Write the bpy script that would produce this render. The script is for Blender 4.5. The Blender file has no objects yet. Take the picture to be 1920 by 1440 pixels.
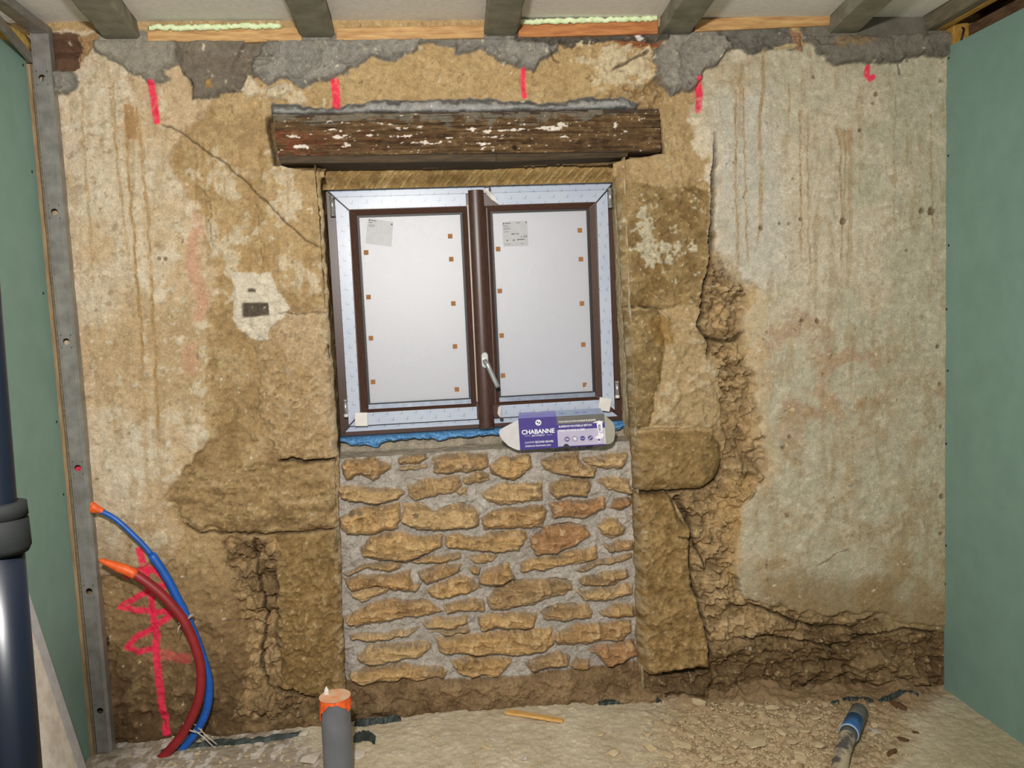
import bpy, bmesh, math, random
import numpy as np
from mathutils import Vector, Matrix

# ------------------------------------------------------------------ camera, world, lamp, exposure
scene = bpy.context.scene
FPX = 1513.7855
RX, RY, RZ = -0.0857727, 0.104879, -0.0443075
CAM = np.array([1.2409134, -2.8219336, 1.5129489])


def cam_axes():
    f = np.array([math.sin(RY) * math.cos(RX), math.cos(RY) * math.cos(RX), math.sin(RX)])
    r0 = np.array([math.cos(RY), -math.sin(RY), 0.0])
    u0 = np.cross(r0, f)
    c, s = math.cos(RZ), math.sin(RZ)
    return c * r0 + s * u0, -s * r0 + c * u0, f


AR, AU, AF = cam_axes()
cd = bpy.data.cameras.new('camera')
co = bpy.data.objects.new('camera', cd)
scene.collection.objects.link(co)
m = Matrix(((AR[0], AU[0], -AF[0], CAM[0]), (AR[1], AU[1], -AF[1], CAM[1]), (AR[2], AU[2], -AF[2], CAM[2]), (0, 0, 0, 1)))
co.matrix_world = m
cd.sensor_width = 36
cd.lens = 36 * FPX / 1920
cd.clip_start = 0.02
scene.camera = co

world = bpy.data.worlds.new('world')
scene.world = world
world.use_nodes = True
wb = world.node_tree.nodes['Background']
wb.inputs[0].default_value = (1.0, 0.97, 0.92, 1)
wb.inputs[1].default_value = 0.52

ld = bpy.data.lights.new('work_lamp', 'SPOT')
ld.energy = 250
ld.color = (1.0, 0.965, 0.905)
ld.shadow_soft_size = 0.055
ld.spot_size = math.radians(150)
ld.spot_blend = 1.0
lo = bpy.data.objects.new('work_lamp', ld)
lo.location = (1.12, -2.78, 2.02)
lo.rotation_euler = (Vector((1.22, 0.0, 1.42)) - Vector(lo.location)).to_track_quat('-Z', 'Y').to_euler()
scene.collection.objects.link(lo)

scene.view_settings.view_transform = 'Standard'
scene.view_settings.look = 'None'
scene.view_settings.gamma = 1
scene.view_settings.exposure = 0.15

# ------------------------------------------------------------------ helpers
COL = scene.collection
rnd = random.Random(7)


def ray(x, y):
    return AF + (x - 960) / FPX * AR - (y - 720) / FPX * AU


def onY(x, y, Y):
    d = ray(x, y)
    return CAM + d * (Y - CAM[1]) / d[1]


def onZ(x, y, Z):
    d = ray(x, y)
    return CAM + d * (Z - CAM[2]) / d[2]


def onX(x, y, X):
    d = ray(x, y)
    return CAM + d * (X - CAM[0]) / d[0]


def pix(x, y, z):
    dx, dy, dz = x - CAM[0], y - CAM[1], z - CAM[2]
    w = dx * AF[0] + dy * AF[1] + dz * AF[2]
    return (960 + FPX * (dx * AR[0] + dy * AR[1] + dz * AR[2]) / w,
            720 - FPX * (dx * AU[0] + dy * AU[1] + dz * AU[2]) / w)


def lin(c):
    a = np.asarray(c, float) / 255.0
    return np.where(a <= 0.04045, a / 12.92, ((a + 0.055) / 1.055) ** 2.4)


def rgba(c):
    return tuple(float(v) for v in lin(c)) + (1.0,)


_T = {}


def _tab(seed):
    if seed not in _T:
        _T[seed] = np.random.default_rng(seed + 11).random((256, 256)).astype(np.float32)
    return _T[seed]


def vnoise(x, y, seed):
    t = _tab(seed)
    xi = np.floor(x).astype(np.int64)
    yi = np.floor(y).astype(np.int64)
    fx = (x - xi)
    fy = (y - yi)
    fx = fx * fx * (3 - 2 * fx)
    fy = fy * fy * (3 - 2 * fy)
    x0, x1, y0, y1 = xi & 255, (xi + 1) & 255, yi & 255, (yi + 1) & 255
    a = t[x0, y0] * (1 - fx) + t[x1, y0] * fx
    b = t[x0, y1] * (1 - fx) + t[x1, y1] * fx
    return a * (1 - fy) + b * fy


def fbm(x, y, octv=4, seed=0, gain=0.5):
    """zero-centred fractal noise, roughly -1..1"""
    s = np.zeros_like(x)
    amp, tot = 1.0, 0.0
    cx, cy = 0.83, 0.56
    for i in range(octv):
        s += amp * (vnoise(x, y, seed + i) - 0.5)
        tot += amp
        amp *= gain
        x, y = (cx * x - cy * y) * 2.03 + 7.3, (cy * x + cx * y) * 2.03 + 3.1
    return s / tot * 3.0


def worley(x, y, seed):
    """F1, F2 and a random value per cell"""
    ta, tb, tc = _tab(seed), _tab(seed + 1), _tab(seed + 2)
    xi = np.floor(x).astype(np.int64)
    yi = np.floor(y).astype(np.int64)
    f1 = np.full(x.shape, 9.0)
    f2 = np.full(x.shape, 9.0)
    idv = np.zeros(x.shape)
    for i in (-1, 0, 1):
        for j in (-1, 0, 1):
            a, b = (xi + i) & 255, (yi + j) & 255
            d = np.hypot(xi + i + ta[a, b] - x, yi + j + tb[a, b] - y)
            n = d < f1
            f2 = np.where(n, f1, np.minimum(f2, d))
            idv = np.where(n, tc[a, b], idv)
            f1 = np.where(n, d, f1)
    return f1, f2, idv


def sst(v, a, b):
    t = np.clip((v - a) / (b - a), 0, 1)
    return t * t * (3 - 2 * t)


def sdf(poly, X, Y, margin=40):
    """signed distance to a closed outline, positive inside"""
    p = np.asarray(poly, float)
    out = np.full(X.shape, -float(margin))
    x0, y0 = p.min(0) - margin
    x1, y1 = p.max(0) + margin
    sel = (X > x0) & (X < x1) & (Y > y0) & (Y < y1)
    if not sel.any():
        return out
    x, y = X[sel], Y[sel]
    ins = np.zeros(x.shape, bool)
    dm = np.full(x.shape, 1e9)
    for i in range(len(p)):
        (ax, ay), (bx, by) = p[i], p[(i + 1) % len(p)]
        ex, ey = bx - ax, by - ay
        L = ex * ex + ey * ey + 1e-9
        t = np.clip(((x - ax) * ex + (y - ay) * ey) / L, 0, 1)
        dm = np.minimum(dm, np.hypot(x - ax - t * ex, y - ay - t * ey))
        c = (ay > y) != (by > y)
        with np.errstate(divide='ignore', invalid='ignore'):
            xc = ax + (y - ay) * ex / (ey if abs(ey) > 1e-9 else 1e-9)
        ins ^= c & (x < xc)
    out[sel] = np.where(ins, dm, -dm)
    return out


def pld(pts, X, Y, margin=30):
    """distance to an open line, and the run along it 0..1"""
    p = np.asarray(pts, float)
    out = np.full(X.shape, 1e3)
    run = np.zeros(X.shape)
    x0, y0 = p.min(0) - margin
    x1, y1 = p.max(0) + margin
    sel = (X > x0) & (X < x1) & (Y > y0) & (Y < y1)
    if not sel.any():
        return out, run
    x, y = X[sel], Y[sel]
    dm = np.full(x.shape, 1e3)
    rn = np.zeros(x.shape)
    n = len(p) - 1
    for i in range(n):
        (ax, ay), (bx, by) = p[i], p[i + 1]
        ex, ey = bx - ax, by - ay
        t = np.clip(((x - ax) * ex + (y - ay) * ey) / (ex * ex + ey * ey + 1e-9), 0, 1)
        d = np.hypot(x - ax - t * ex, y - ay - t * ey)
        b = d < dm
        rn = np.where(b, (i + t) / n, rn)
        dm = np.where(b, d, dm)
    out[sel] = dm
    run[sel] = rn
    return out, run


def link(o, parent=None):
    COL.objects.link(o)
    if parent is not None:
        o.parent = parent
    return o


def tag(o, label=None, cat=None, group=None, kind=None):
    if label:
        o['label'] = label
    if cat:
        o['category'] = cat
    if group:
        o['group'] = group
    if kind:
        o['kind'] = kind
    return o


def empty(name, loc=(0, 0, 0)):
    o = bpy.data.objects.new(name, None)
    o.location = loc
    o.empty_display_size = 0.05
    return link(o)


def mesh_obj(name, verts, faces, mat=None, parent=None, smooth=False):
    me = bpy.data.meshes.new(name)
    me.from_pydata([tuple(map(float, v)) for v in verts], [], [tuple(f) for f in faces])
    me.update()
    if smooth:
        me.shade_smooth()
    o = bpy.data.objects.new(name, me)
    if mat:
        me.materials.append(mat)
    return link(o, parent)


def bm_obj(name, bm, mat=None, parent=None, smooth=False):
    me = bpy.data.meshes.new(name)
    bmesh.ops.recalc_face_normals(bm, faces=bm.faces)
    bm.to_mesh(me)
    bm.free()
    if smooth:
        me.shade_smooth()
    if mat:
        me.materials.append(mat)
    return link(bpy.data.objects.new(name, me), parent)


def add_box(bm, x0, x1, y0, y1, z0, z1, bevel=0.0):
    r = bmesh.ops.create_cube(bm, size=1)
    vs = r['verts']
    for v in vs:
        v.co = Vector((x0 + (v.co.x + .5) * (x1 - x0), y0 + (v.co.y + .5) * (y1 - y0), z0 + (v.co.z + .5) * (z1 - z0)))
    if bevel:
        es = list({e for v in vs for e in v.link_edges})
        bmesh.ops.bevel(bm, geom=es, offset=bevel, segments=2, affect='EDGES', profile=0.6)
    return vs


def box(name, x0, x1, y0, y1, z0, z1, mat, parent=None, bevel=0.0):
    bm = bmesh.new()
    add_box(bm, x0, x1, y0, y1, z0, z1, bevel)
    return bm_obj(name, bm, mat, parent)


def hexa(bm, pts):
    """eight corners: 0-3 one end ring, 4-7 the other"""
    v = [bm.verts.new(p) for p in pts]
    for f in ((0, 1, 2, 3), (7, 6, 5, 4), (0, 4, 5, 1), (1, 5, 6, 2), (2, 6, 7, 3), (3, 7, 4, 0)):
        bm.faces.new([v[i] for i in f])
    return v


def tube_geo(pts, radii, seg=16, cap=True):
    P = [np.asarray(p, float) for p in pts]
    if np.isscalar(radii):
        radii = [radii] * len(P)
    V, F = [], []
    t0 = P[1] - P[0]
    t0 /= np.linalg.norm(t0)
    a = np.array([0, 0, 1.0]) if abs(t0[2]) < .9 else np.array([1.0, 0, 0])
    n = np.cross(t0, a)
    n /= np.linalg.norm(n)
    for i, p in enumerate(P):
        t = (P[min(i + 1, len(P) - 1)] - P[max(i - 1, 0)])
        t /= np.linalg.norm(t)
        n = n - t * (n @ t)
        n /= np.linalg.norm(n)
        b = np.cross(t, n)
        for k in range(seg):
            q = 2 * math.pi * k / seg
            V.append(p + radii[i] * (math.cos(q) * n + math.sin(q) * b))
    for i in range(len(P) - 1):
        for k in range(seg):
            k2 = (k + 1) % seg
            F.append((i * seg + k, i * seg + k2, (i + 1) * seg + k2, (i + 1) * seg + k))
    if cap:
        F.append(tuple(range(seg - 1, -1, -1)))
        F.append(tuple((len(P) - 1) * seg + k for k in range(seg)))
    return V, F


def tube(name, pts, radii, mat, parent=None, seg=16, cap=True):
    V, F = tube_geo(pts, radii, seg, cap)
    return mesh_obj(name, V, F, mat, parent, smooth=True)


def spline(pts, n=8):
    P = [np.asarray(p, float) for p in pts]
    P = [2 * P[0] - P[1]] + P + [2 * P[-1] - P[-2]]
    out = []
    for i in range(1, len(P) - 2):
        for k in range(n):
            t = k / n
            a, b, c, d = P[i - 1], P[i], P[i + 1], P[i + 2]
            out.append(.5 * (2 * b + (c - a) * t + (2 * a - 5 * b + 4 * c - d) * t * t + (3 * b - a - 3 * c + d) * t ** 3))
    out.append(P[-2])
    return out


def grid_mesh(name, pos, keep, mat, color=None, parent=None):
    """pos: (n,m,3) grid; keep: (n,m) bool of corners kept"""
    n, mm = pos.shape[:2]
    idx = np.full((n, mm), -1, np.int64)
    q = keep[:-1, :-1] & keep[1:, :-1] & keep[1:, 1:] & keep[:-1, 1:]
    used = np.zeros((n, mm), bool)
    used[:-1, :-1] |= q
    used[1:, :-1] |= q
    used[1:, 1:] |= q
    used[:-1, 1:] |= q
    idx[used] = np.arange(used.sum())
    V = pos[used].astype(np.float32)
    f = np.stack([idx[:-1, :-1][q], idx[1:, :-1][q], idx[1:, 1:][q], idx[:-1, 1:][q]], 1).astype(np.int32)
    me = bpy.data.meshes.new(name)
    me.vertices.add(len(V))
    me.vertices.foreach_set('co', V.ravel())
    me.loops.add(f.size)
    me.loops.foreach_set('vertex_index', f.ravel())
    me.polygons.add(len(f))
    me.polygons.foreach_set('loop_start', np.arange(0, f.size, 4, dtype=np.int32))
    me.update(calc_edges=True)
    me.validate()
    me.shade_smooth()
    if color is not None:
        a = me.color_attributes.new('Col', 'FLOAT_COLOR', 'POINT')
        c = np.ones((len(V), 4), np.float32)
        c[:, :3] = color[used]
        a.data.foreach_set('color', c.ravel())
    me.materials.append(mat)
    return link(bpy.data.objects.new(name, me), parent)


# ------------------------------------------------------------------ materials
def nodes_of(name):
    mt = bpy.data.materials.new(name)
    mt.use_nodes = True
    nt = mt.node_tree
    return mt, nt, nt.nodes['Principled BSDF']


def add_noise(nt, scale, detail=4, rough=.55, stretch=None):
    tc = nt.nodes.new('ShaderNodeTexCoord')
    n = nt.nodes.new('ShaderNodeTexNoise')
    n.inputs['Scale'].default_value = scale
    n.inputs['Detail'].default_value = detail
    n.inputs['Roughness'].default_value = rough
    if stretch:
        mp = nt.nodes.new('ShaderNodeMapping')
        mp.inputs['Scale'].default_value = stretch
        nt.links.new(tc.outputs['Object'], mp.inputs['Vector'])
        nt.links.new(mp.outputs['Vector'], n.inputs['Vector'])
    else:
        nt.links.new(tc.outputs['Object'], n.inputs['Vector'])
    return n


def add_ramp(nt, src, stops):
    r = nt.nodes.new('ShaderNodeValToRGB')
    e = r.color_ramp.elements
    while len(e) > 1:
        e.remove(e[-1])
    e[0].position = stops[0][0]
    e[0].color = rgba(stops[0][1])
    for p, c in stops[1:]:
        k = e.new(p)
        k.color = rgba(c)
    nt.links.new(src, r.inputs['Fac'])
    return r


def add_bump(nt, bsdf, src, strength, dist):
    b = nt.nodes.new('ShaderNodeBump')
    b.inputs['Strength'].default_value = strength
    b.inputs['Distance'].default_value = dist
    nt.links.new(src, b.inputs['Height'])
    nt.links.new(b.outputs['Normal'], bsdf.inputs['Normal'])
    return b


def mat(name, c1, c2=None, scale=30, rough=.6, metal=0, bump=0, bdist=.002, detail=5, stretch=None, lo=.35, hi=.65, spec=.5):
    mt, nt, b = nodes_of(name)
    b.inputs['Roughness'].default_value = rough
    b.inputs['Metallic'].default_value = metal
    b.inputs['Specular IOR Level'].default_value = spec
    if c2 is None:
        c2 = tuple(v * .88 for v in c1)
    n = add_noise(nt, scale, detail, .6, stretch)
    r = add_ramp(nt, n.outputs['Fac'], [(lo, c1), (hi, c2)])
    nt.links.new(r.outputs['Color'], b.inputs['Base Color'])
    if bump:
        add_bump(nt, b, n.outputs['Fac'], bump, bdist)
    return mt


def earth_mat(name, fine=170, strength=.7, dist=.004, var=.35, rough=.92):
    """surface colour from the mesh, broken up by fine grain and bump"""
    mt, nt, b = nodes_of(name)
    b.inputs['Roughness'].default_value = rough
    b.inputs['Specular IOR Level'].default_value = .12
    at = nt.nodes.new('ShaderNodeAttribute')
    at.attribute_name = 'Col'
    n1 = add_noise(nt, fine, 8, .68)
    n2 = add_noise(nt, fine * .28, 6, .62)
    mr = nt.nodes.new('ShaderNodeMapRange')
    mr.inputs['From Min'].default_value = .3
    mr.inputs['From Max'].default_value = .7
    mr.inputs['To Min'].default_value = 1 - var
    mr.inputs['To Max'].default_value = 1 + var * .8
    nt.links.new(n1.outputs['Fac'], mr.inputs['Value'])
    mr2 = nt.nodes.new('ShaderNodeMapRange')
    mr2.inputs['From Min'].default_value = .3
    mr2.inputs['From Max'].default_value = .7
    mr2.inputs['To Min'].default_value = 1 - var * .7
    mr2.inputs['To Max'].default_value = 1 + var * .5
    nt.links.new(n2.outputs['Fac'], mr2.inputs['Value'])
    mu = nt.nodes.new('ShaderNodeMath')
    mu.operation = 'MULTIPLY'
    nt.links.new(mr.outputs['Result'], mu.inputs[0])
    nt.links.new(mr2.outputs['Result'], mu.inputs[1])
    vm = nt.nodes.new('ShaderNodeVectorMath')
    vm.operation = 'SCALE'
    nt.links.new(at.outputs['Color'], vm.inputs[0])
    nt.links.new(mu.outputs['Value'], vm.inputs['Scale'])
    nt.links.new(vm.outputs['Vector'], b.inputs['Base Color'])
    ad = nt.nodes.new('ShaderNodeMath')
    ad.operation = 'ADD'
    nt.links.new(n1.outputs['Fac'], ad.inputs[0])
    nt.links.new(n2.outputs['Fac'], ad.inputs[1])
    add_bump(nt, b, ad.outputs['Value'], strength, dist)
    return mt


M_WALL = earth_mat('old_plaster_and_stone', 170, .8, .005, .26)
M_STONE = earth_mat('rubble_stone', 140, .8, .005, .3)
M_FLOOR = earth_mat('dusty_floor', 200, .5, .003, .22)
M_GREEN = mat('green_plasterboard', (132, 162, 152), (126, 155, 145), 9, .75, bump=.05, spec=.2)
M_PAPER_EDGE = mat('plasterboard_edge', (176, 148, 108), (150, 116, 78), 25, .8)
M_TAN = mat('raw_batten', (160, 134, 100), (126, 102, 74), 18, .75, stretch=(4, 4, .6))
M_STEEL = mat('galvanised_steel', (158, 156, 152), (128, 126, 122), 22, .42, .35, lo=.3, hi=.7)
M_STEEL_D = mat('dark_galvanised_steel', (146, 142, 138), (122, 118, 114), 22, .45, .3)
M_CHROME = mat('satin_chrome', (196, 196, 196), (170, 172, 172), 30, .28, .6)
M_CONC = mat('concrete_joist', (146, 142, 126), (120, 116, 102), 14, .85, bump=.25, detail=8, spec=.2)
M_PANEL = mat('white_polystyrene', (238, 234, 228), (226, 222, 216), 60, .8, bump=.12, detail=6, spec=.2)
M_FOAM_G = mat('pale_green_foam', (228, 238, 200), (206, 224, 172), 60, .7, bump=.5)
M_FOAM_B = mat('blue_foam', (104, 164, 214), (58, 112, 168), 90, .45, bump=.6, bdist=.004)
M_BATTEN = mat('pine_batten', (206, 166, 112), (166, 122, 74), 10, .7, stretch=(1, 8, 8), detail=6, bump=.1)
M_BATTEN_R = mat('red_pine_batten', (196, 132, 76), (152, 88, 46), 10, .7, stretch=(1, 8, 8), detail=6, bump=.1)
M_YELLOW = mat('yellow_timber', (190, 150, 70), (160, 118, 46), 12, .75, stretch=(6, 1, 6))
M_OLDWOOD = mat('old_brown_timber', (120, 90, 62), (74, 52, 36), 16, .85, stretch=(4, 1, 4), bump=.3)
M_GREYWOOD = mat('grey_timber', (128, 118, 98), (100, 90, 74), 16, .85, stretch=(6, 1, 6), bump=.2)
M_BROWN = mat('brown_laminate', (78, 50, 40), (62, 38, 30), 40, .36, stretch=(6, 6, 1), detail=3)
M_GASKET = mat('black_gasket', (22, 22, 26), (30, 30, 34), 40, .5)
M_SPACER = mat('grey_spacer', (150, 160, 178), (132, 140, 158), 40, .3, .3)
M_PAPER = mat('label_paper', (182, 181, 186), (174, 174, 178), 40, .45)
M_INK = mat('label_ink', (120, 120, 126), (110, 110, 116), 40, .6)
M_INK_D = mat('label_ink_dark', (50, 50, 54), (40, 40, 44), 40, .6)
M_CORK = mat('cork_pad', (176, 124, 74), (140, 92, 52), 300, .85)
M_WHITE = mat('white_plastic', (232, 228, 224), (222, 218, 214), 30, .5)
M_BLACK = mat('black_plastic', (20, 20, 22), (30, 30, 32), 30, .5)
M_BLUE = mat('blue_pipe', (30, 96, 190), (26, 84, 168), 30, .4)
M_RED = mat('red_pipe', (150, 34, 40), (128, 30, 34), 24, .5)
M_ORANGE = mat('orange_tape', (244, 108, 44), (226, 86, 30), 60, .45, bump=.4)
M_PVC = mat('grey_pvc', (112, 114, 120), (102, 104, 110), 14, .42)
M_TIE = mat('cable_tie', (206, 196, 184), (190, 178, 164), 30, .5)
M_SPLINT = mat('split_pine', (226, 180, 110), (204, 152, 82), 10, .7, stretch=(2, 10, 10))
M_MEMB = mat('green_membrane', (54, 64, 60), (36, 44, 42), 30, .6, bump=.3)
M_POLE = mat('navy_painted_steel', (10, 16, 28), (14, 19, 26), 6, .36, 0, spec=.3)
M_COLLAR = mat('dark_plastic_collar', (24, 26, 26), (20, 22, 22), 20, .75, spec=.15)
M_WOOL = mat('yellow_wool', (206, 176, 92), (170, 136, 60), 50, .95, bump=.8)
M_SLATE = mat('marbled_panel', (236, 228, 218), (206, 196, 184), 26, .6, detail=8)
M_SLATE_E = mat('panel_edge', (196, 196, 200), (180, 180, 184), 26, .6)
M_LINE = mat('seam_line', (96, 100, 112), (84, 88, 98), 30, .6)


def film_mat():
    """pale blue protective film with rows of little printed ticks"""
    mt, nt, b = nodes_of('protective_film')
    b.inputs['Roughness'].default_value = .3
    n = add_noise(nt, 9, 3)
    base = add_ramp(nt, n.outputs['Fac'], [(.3, (182, 192, 212)), (.7, (192, 200, 216))])
    tc = nt.nodes.new('ShaderNodeTexCoord')
    sp = nt.nodes.new('ShaderNodeSeparateXYZ')
    nt.links.new(tc.outputs['UV'], sp.inputs[0])

    def mth(op, a, bb=None):
        k = nt.nodes.new('ShaderNodeMath')
        k.operation = op
        for i, s in enumerate((a, bb)):
            if s is None:
                continue
            if isinstance(s, (int, float)):
                k.inputs[i].default_value = s
            else:
                nt.links.new(s, k.inputs[i])
        return k.outputs[0]
    row = mth('FLOOR', mth('MULTIPLY', sp.outputs['Y'], 44.0))
    v = mth('FRACT', mth('MULTIPLY', sp.outputs['Y'], 44.0))
    u = mth('FRACT', mth('ADD', mth('MULTIPLY', sp.outputs['X'], 19.0), mth('MULTIPLY', row, .37)))
    # slanted tick
    t1 = mth('LESS_THAN', mth('ABSOLUTE', mth('SUBTRACT', mth('SUBTRACT', u, .5), mth('MULTIPLY', mth('SUBTRACT', v, .5), .14))), .022)
    t1 = mth('MULTIPLY', t1, mth('LESS_THAN', mth('ABSOLUTE', mth('SUBTRACT', v, .5)), .3))
    # thin line
    t2 = mth('MULTIPLY', mth('LESS_THAN', mth('ABSOLUTE', mth('SUBTRACT', v, .34)), .05),
             mth('LESS_THAN', mth('ABSOLUTE', mth('SUBTRACT', u, .42)), .17))
    f = mth('MAXIMUM', mth('MULTIPLY', t1, .5), mth('MULTIPLY', t2, .22))
    mx = nt.nodes.new('ShaderNodeMix')
    mx.data_type = 'RGBA'
    nt.links.new(f, mx.inputs['Factor'])
    nt.links.new(base.outputs['Color'], mx.inputs['A'])
    mx.inputs['B'].default_value = rgba((60, 66, 84))
    nt.links.new(mx.outputs['Result'], b.inputs['Base Color'])
    return mt


M_FILM = film_mat()


def pane_mat():
    mt, nt, b = nodes_of('frosted_glass')
    b.inputs['Base Color'].default_value = rgba((206, 206, 214))
    b.inputs['Roughness'].default_value = .17
    b.inputs['Specular IOR Level'].default_value = .5
    n = add_noise(nt, 380, 3, .7)
    add_bump(nt, b, n.outputs['Fac'], .35, .0016)
    tr = nt.nodes.new('ShaderNodeBsdfTranslucent')
    tr.inputs['Color'].default_value = (.85, .88, .95, 1)
    mx = nt.nodes.new('ShaderNodeMixShader')
    mx.inputs[0].default_value = .22
    out = nt.nodes['Material Output']
    nt.links.new(b.outputs[0], mx.inputs[1])
    nt.links.new(tr.outputs[0], mx.inputs[2])
    nt.links.new(mx.outputs[0], out.inputs['Surface'])
    return mt


M_PANE = pane_mat()


# ------------------------------------------------------------------ floor level
def zfloor(x):
    x = np.asarray(x, float)
    return np.where(x < 1.45, .085, .085 * np.clip((3.163 - x) / 1.713, -.1, 1))


# ------------------------------------------------------------------ back wall (one old plastered stone wall)
DX = .0038
gx = np.arange(-.06, 3.46, DX)
gz = np.arange(-.06, 2.53, DX)
X, Z = np.meshgrid(gx, gz, indexing='ij')
PX, PY = pix(X, np.zeros_like(X), Z)
H = np.zeros_like(X)                     # relief towards the room, metres
C = np.zeros(X.shape + (3,))


def N(sx, sy=None, octv=4, seed=0):
    sy = sy or sx
    return fbm(PX / sx, PY / sy, octv, seed)


w1, w2 = N(22, octv=4, seed=20), N(22, octv=4, seed=30)
w3, w4 = N(70, octv=3, seed=40), N(70, octv=3, seed=50)
n_big, n_mid, n_sm, n_fine = N(170, octv=4, seed=60), N(48, octv=4, seed=70), N(16, octv=3, seed=80), N(6, octv=2, seed=90)


def region(poly, warp=6, big=0):
    return sdf(poly, PX + warp * w1 + big * w3, PY + warp * w2 + big * w4)


def paint(mask, c):
    global C
    C += mask[..., None] * (lin(c) - C)


def soft(sd, k=2.0):
    return np.clip(sd / k + .5, 0, 1)


# base: lime plaster, warmer to the left and greyer to the right
t = sst(PX, 900, 1500)
C[:] = lin((206, 174, 130)) * (1 - t[..., None]) + lin((200, 188, 158)) * t[..., None]
paint(.75 * sst(n_big + .5 * n_mid, .05, .7), (220, 199, 168))
paint(.55 * sst(-n_big + .7 * n_mid, .1, .8) * (1 - .5 * t), (188, 154, 102))
paint(.45 * sst(N(14, 70, 3, 100), .1, .8), (176, 146, 98))
paint(.5 * sst(n_sm + .4 * n_mid, .35, .8), (226, 214, 188))
g1, g2 = N(11, 8, 4, 220), N(30, 22, 4, 225)
paint(.5 * sst(g1 + .7 * g2, .45, 1.1) * (1 - .45 * t), (160, 126, 80))
paint(.5 * sst(-g1 - .5 * g2, .5, 1.1), (232, 216, 188))
H += (.004 * n_mid + .0018 * n_sm + .0010 * n_fine) * (1 - .35 * t) + .006 * n_big * (1 - .4 * t) + .0008 * g1

# the two plaster coats (raised) and what they leave bare
PL = [(60, 60), (470, 60), (400, 200), (345, 250), (318, 300), (335, 335), (362, 372), (378, 420), (388, 470), (412, 520), (398, 560),
      (388, 620), (392, 700), (384, 760), (386, 800), (394, 828), (368, 862), (308, 928), (322, 968), (348, 992), (330, 1050), (250, 1070), (60, 1110)]
PR = [(1338, 100), (1790, 60), (1790, 1180), (1640, 1150), (1500, 1150), (1392, 1122), (1372, 1080), (1388, 960), (1445, 880), (1418, 760),
      (1404, 700), (1398, 600), (1420, 545), (1385, 500), (1338, 470), (1342, 380), (1330, 300), (1305, 250), (1300, 200)]
sPL, sPR = region(PL, 7), region(PR, 9, 6)
bare = 1 - np.maximum(soft(sPL, 3), soft(sPR, 3))
H += .011 * np.maximum(sst(sPL, -2, 5), sst(sPR, -3, 6))

# earth mortar across the middle
paint(bare * .95, (188, 154, 98))
paint(bare * .6 * sst(n_mid + .5 * n_sm, .0, .7), (200, 168, 116))
paint(bare * .5 * sst(-n_mid + .6 * n_sm, .2, .8), (156, 122, 72))
H += bare * (.005 * n_mid + .003 * n_sm + .0016 * n_fine)
up = sst(-PY, -220, -150)
paint(bare * up * .6, (196, 160, 100))
# left of the window: thin smears of lime over the earth
sm = bare * sst(PX, 300, 340) * (1 - sst(PX, 600, 640)) * sst(PY, 230, 300) * (1 - sst(PY, 560, 620))
paint(sm * .8 * sst(n_mid + .8 * n_sm + .3 * n_big, .1, .6), (212, 192, 158))
paint(sm * .6 * sst(N(9, 60, 3, 110), .2, .8), (170, 128, 70))

# ---- left jamb stones
lj = region([(392, 600), (500, 520), (640, 590), (660, 1330), (520, 1330), (450, 1020), (310, 935), (360, 862), (394, 828), (386, 700)], 8)
paint(soft(lj, 4) * .9, (170, 136, 82))
paint(soft(lj, 4) * .55 * sst(n_mid + .7 * n_sm, .1, .7), (198, 168, 118))
paint(soft(lj, 4) * .5 * sst(-n_mid + .7 * n_sm, .2, .8), (128, 98, 56))
E1 = region([(478, 640), (520, 590), (618, 586), (632, 860), (575, 866), (522, 862), (488, 780), (482, 700)], 6)
paint(soft(E1, 4) * .85, (204, 172, 128))
paint(soft(E1, 4) * .7 * sst(-PX + 1 * PY * .5 + 60 * n_mid, -265, -180), (176, 140, 80))
paint(soft(E1, 4) * .4 * sst(.6 * n_sm + n_fine + .5 * n_mid, .1, 1.0), (220, 194, 156))
paint(soft(E1, 4) * .35 * sst(-n_sm - n_mid, .2, 1.0), (160, 126, 76))
H += .009 * sst(E1, -2, 9) + soft(E1) * .0015 * n_fine
E2 = region([(330, 905), (372, 872), (500, 868), (622, 868), (633, 990), (520, 1000), (430, 998), (350, 984), (312, 940)], 7)
paint(soft(E2, 4) * .8, (184, 148, 90))
paint(soft(E2, 4) * .6 * sst(N(60, 14, 4, 120), .0, .7), (212, 178, 122))
paint(soft(E2, 4) * .6 * sst(-N(60, 14, 4, 120), .1, .7), (132, 100, 54))
H += .012 * sst(E2, -2, 12) + soft(E2) * .005 * N(50, 14, 3, 125)
RB1 = region([(420, 1010), (520, 1006), (530, 1290), (590, 1310), (560, 1350), (440, 1350), (470, 1240), (440, 1120)], 10)
# earth at the foot on the left, darker and damp
ft = sst(PY + 40 * n_mid + 60 * n_big, 960, 1180) * (1 - sst(PX, 640, 660))
paint(ft * .8, (140, 106, 62))
ft2 = sst(PY + 40 * n_mid + 40 * n_big + .1 * PX, 1190, 1390) * (1 - sst(PX, 655, 665))
paint(ft2 * .85, (96, 72, 42))
paint(np.clip(ft + ft2, 0, 1) * .45 * sst(n_sm + .5 * n_mid, .1, .8), (178, 144, 92))
H += ft * (.003 * n_mid + .002 * n_sm) + ft2 * (.008 * N(70, 26, 4, 130))

E3 = region([(520, 1008), (634, 1002), (645, 1180), (650, 1300), (560, 1302), (532, 1290), (516, 1150)], 5)
paint(soft(E3, 4) * .9, (164, 128, 66))
paint(soft(E3, 4) * .6 * sst(n_sm + n_fine, .0, .8), (190, 154, 92))
paint(soft(E3, 4) * .5 * sst(-n_mid, .2, .8), (130, 98, 46))
H += .014 * sst(E3, -2, 8) + soft(E3) * .002 * n_fine
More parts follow.
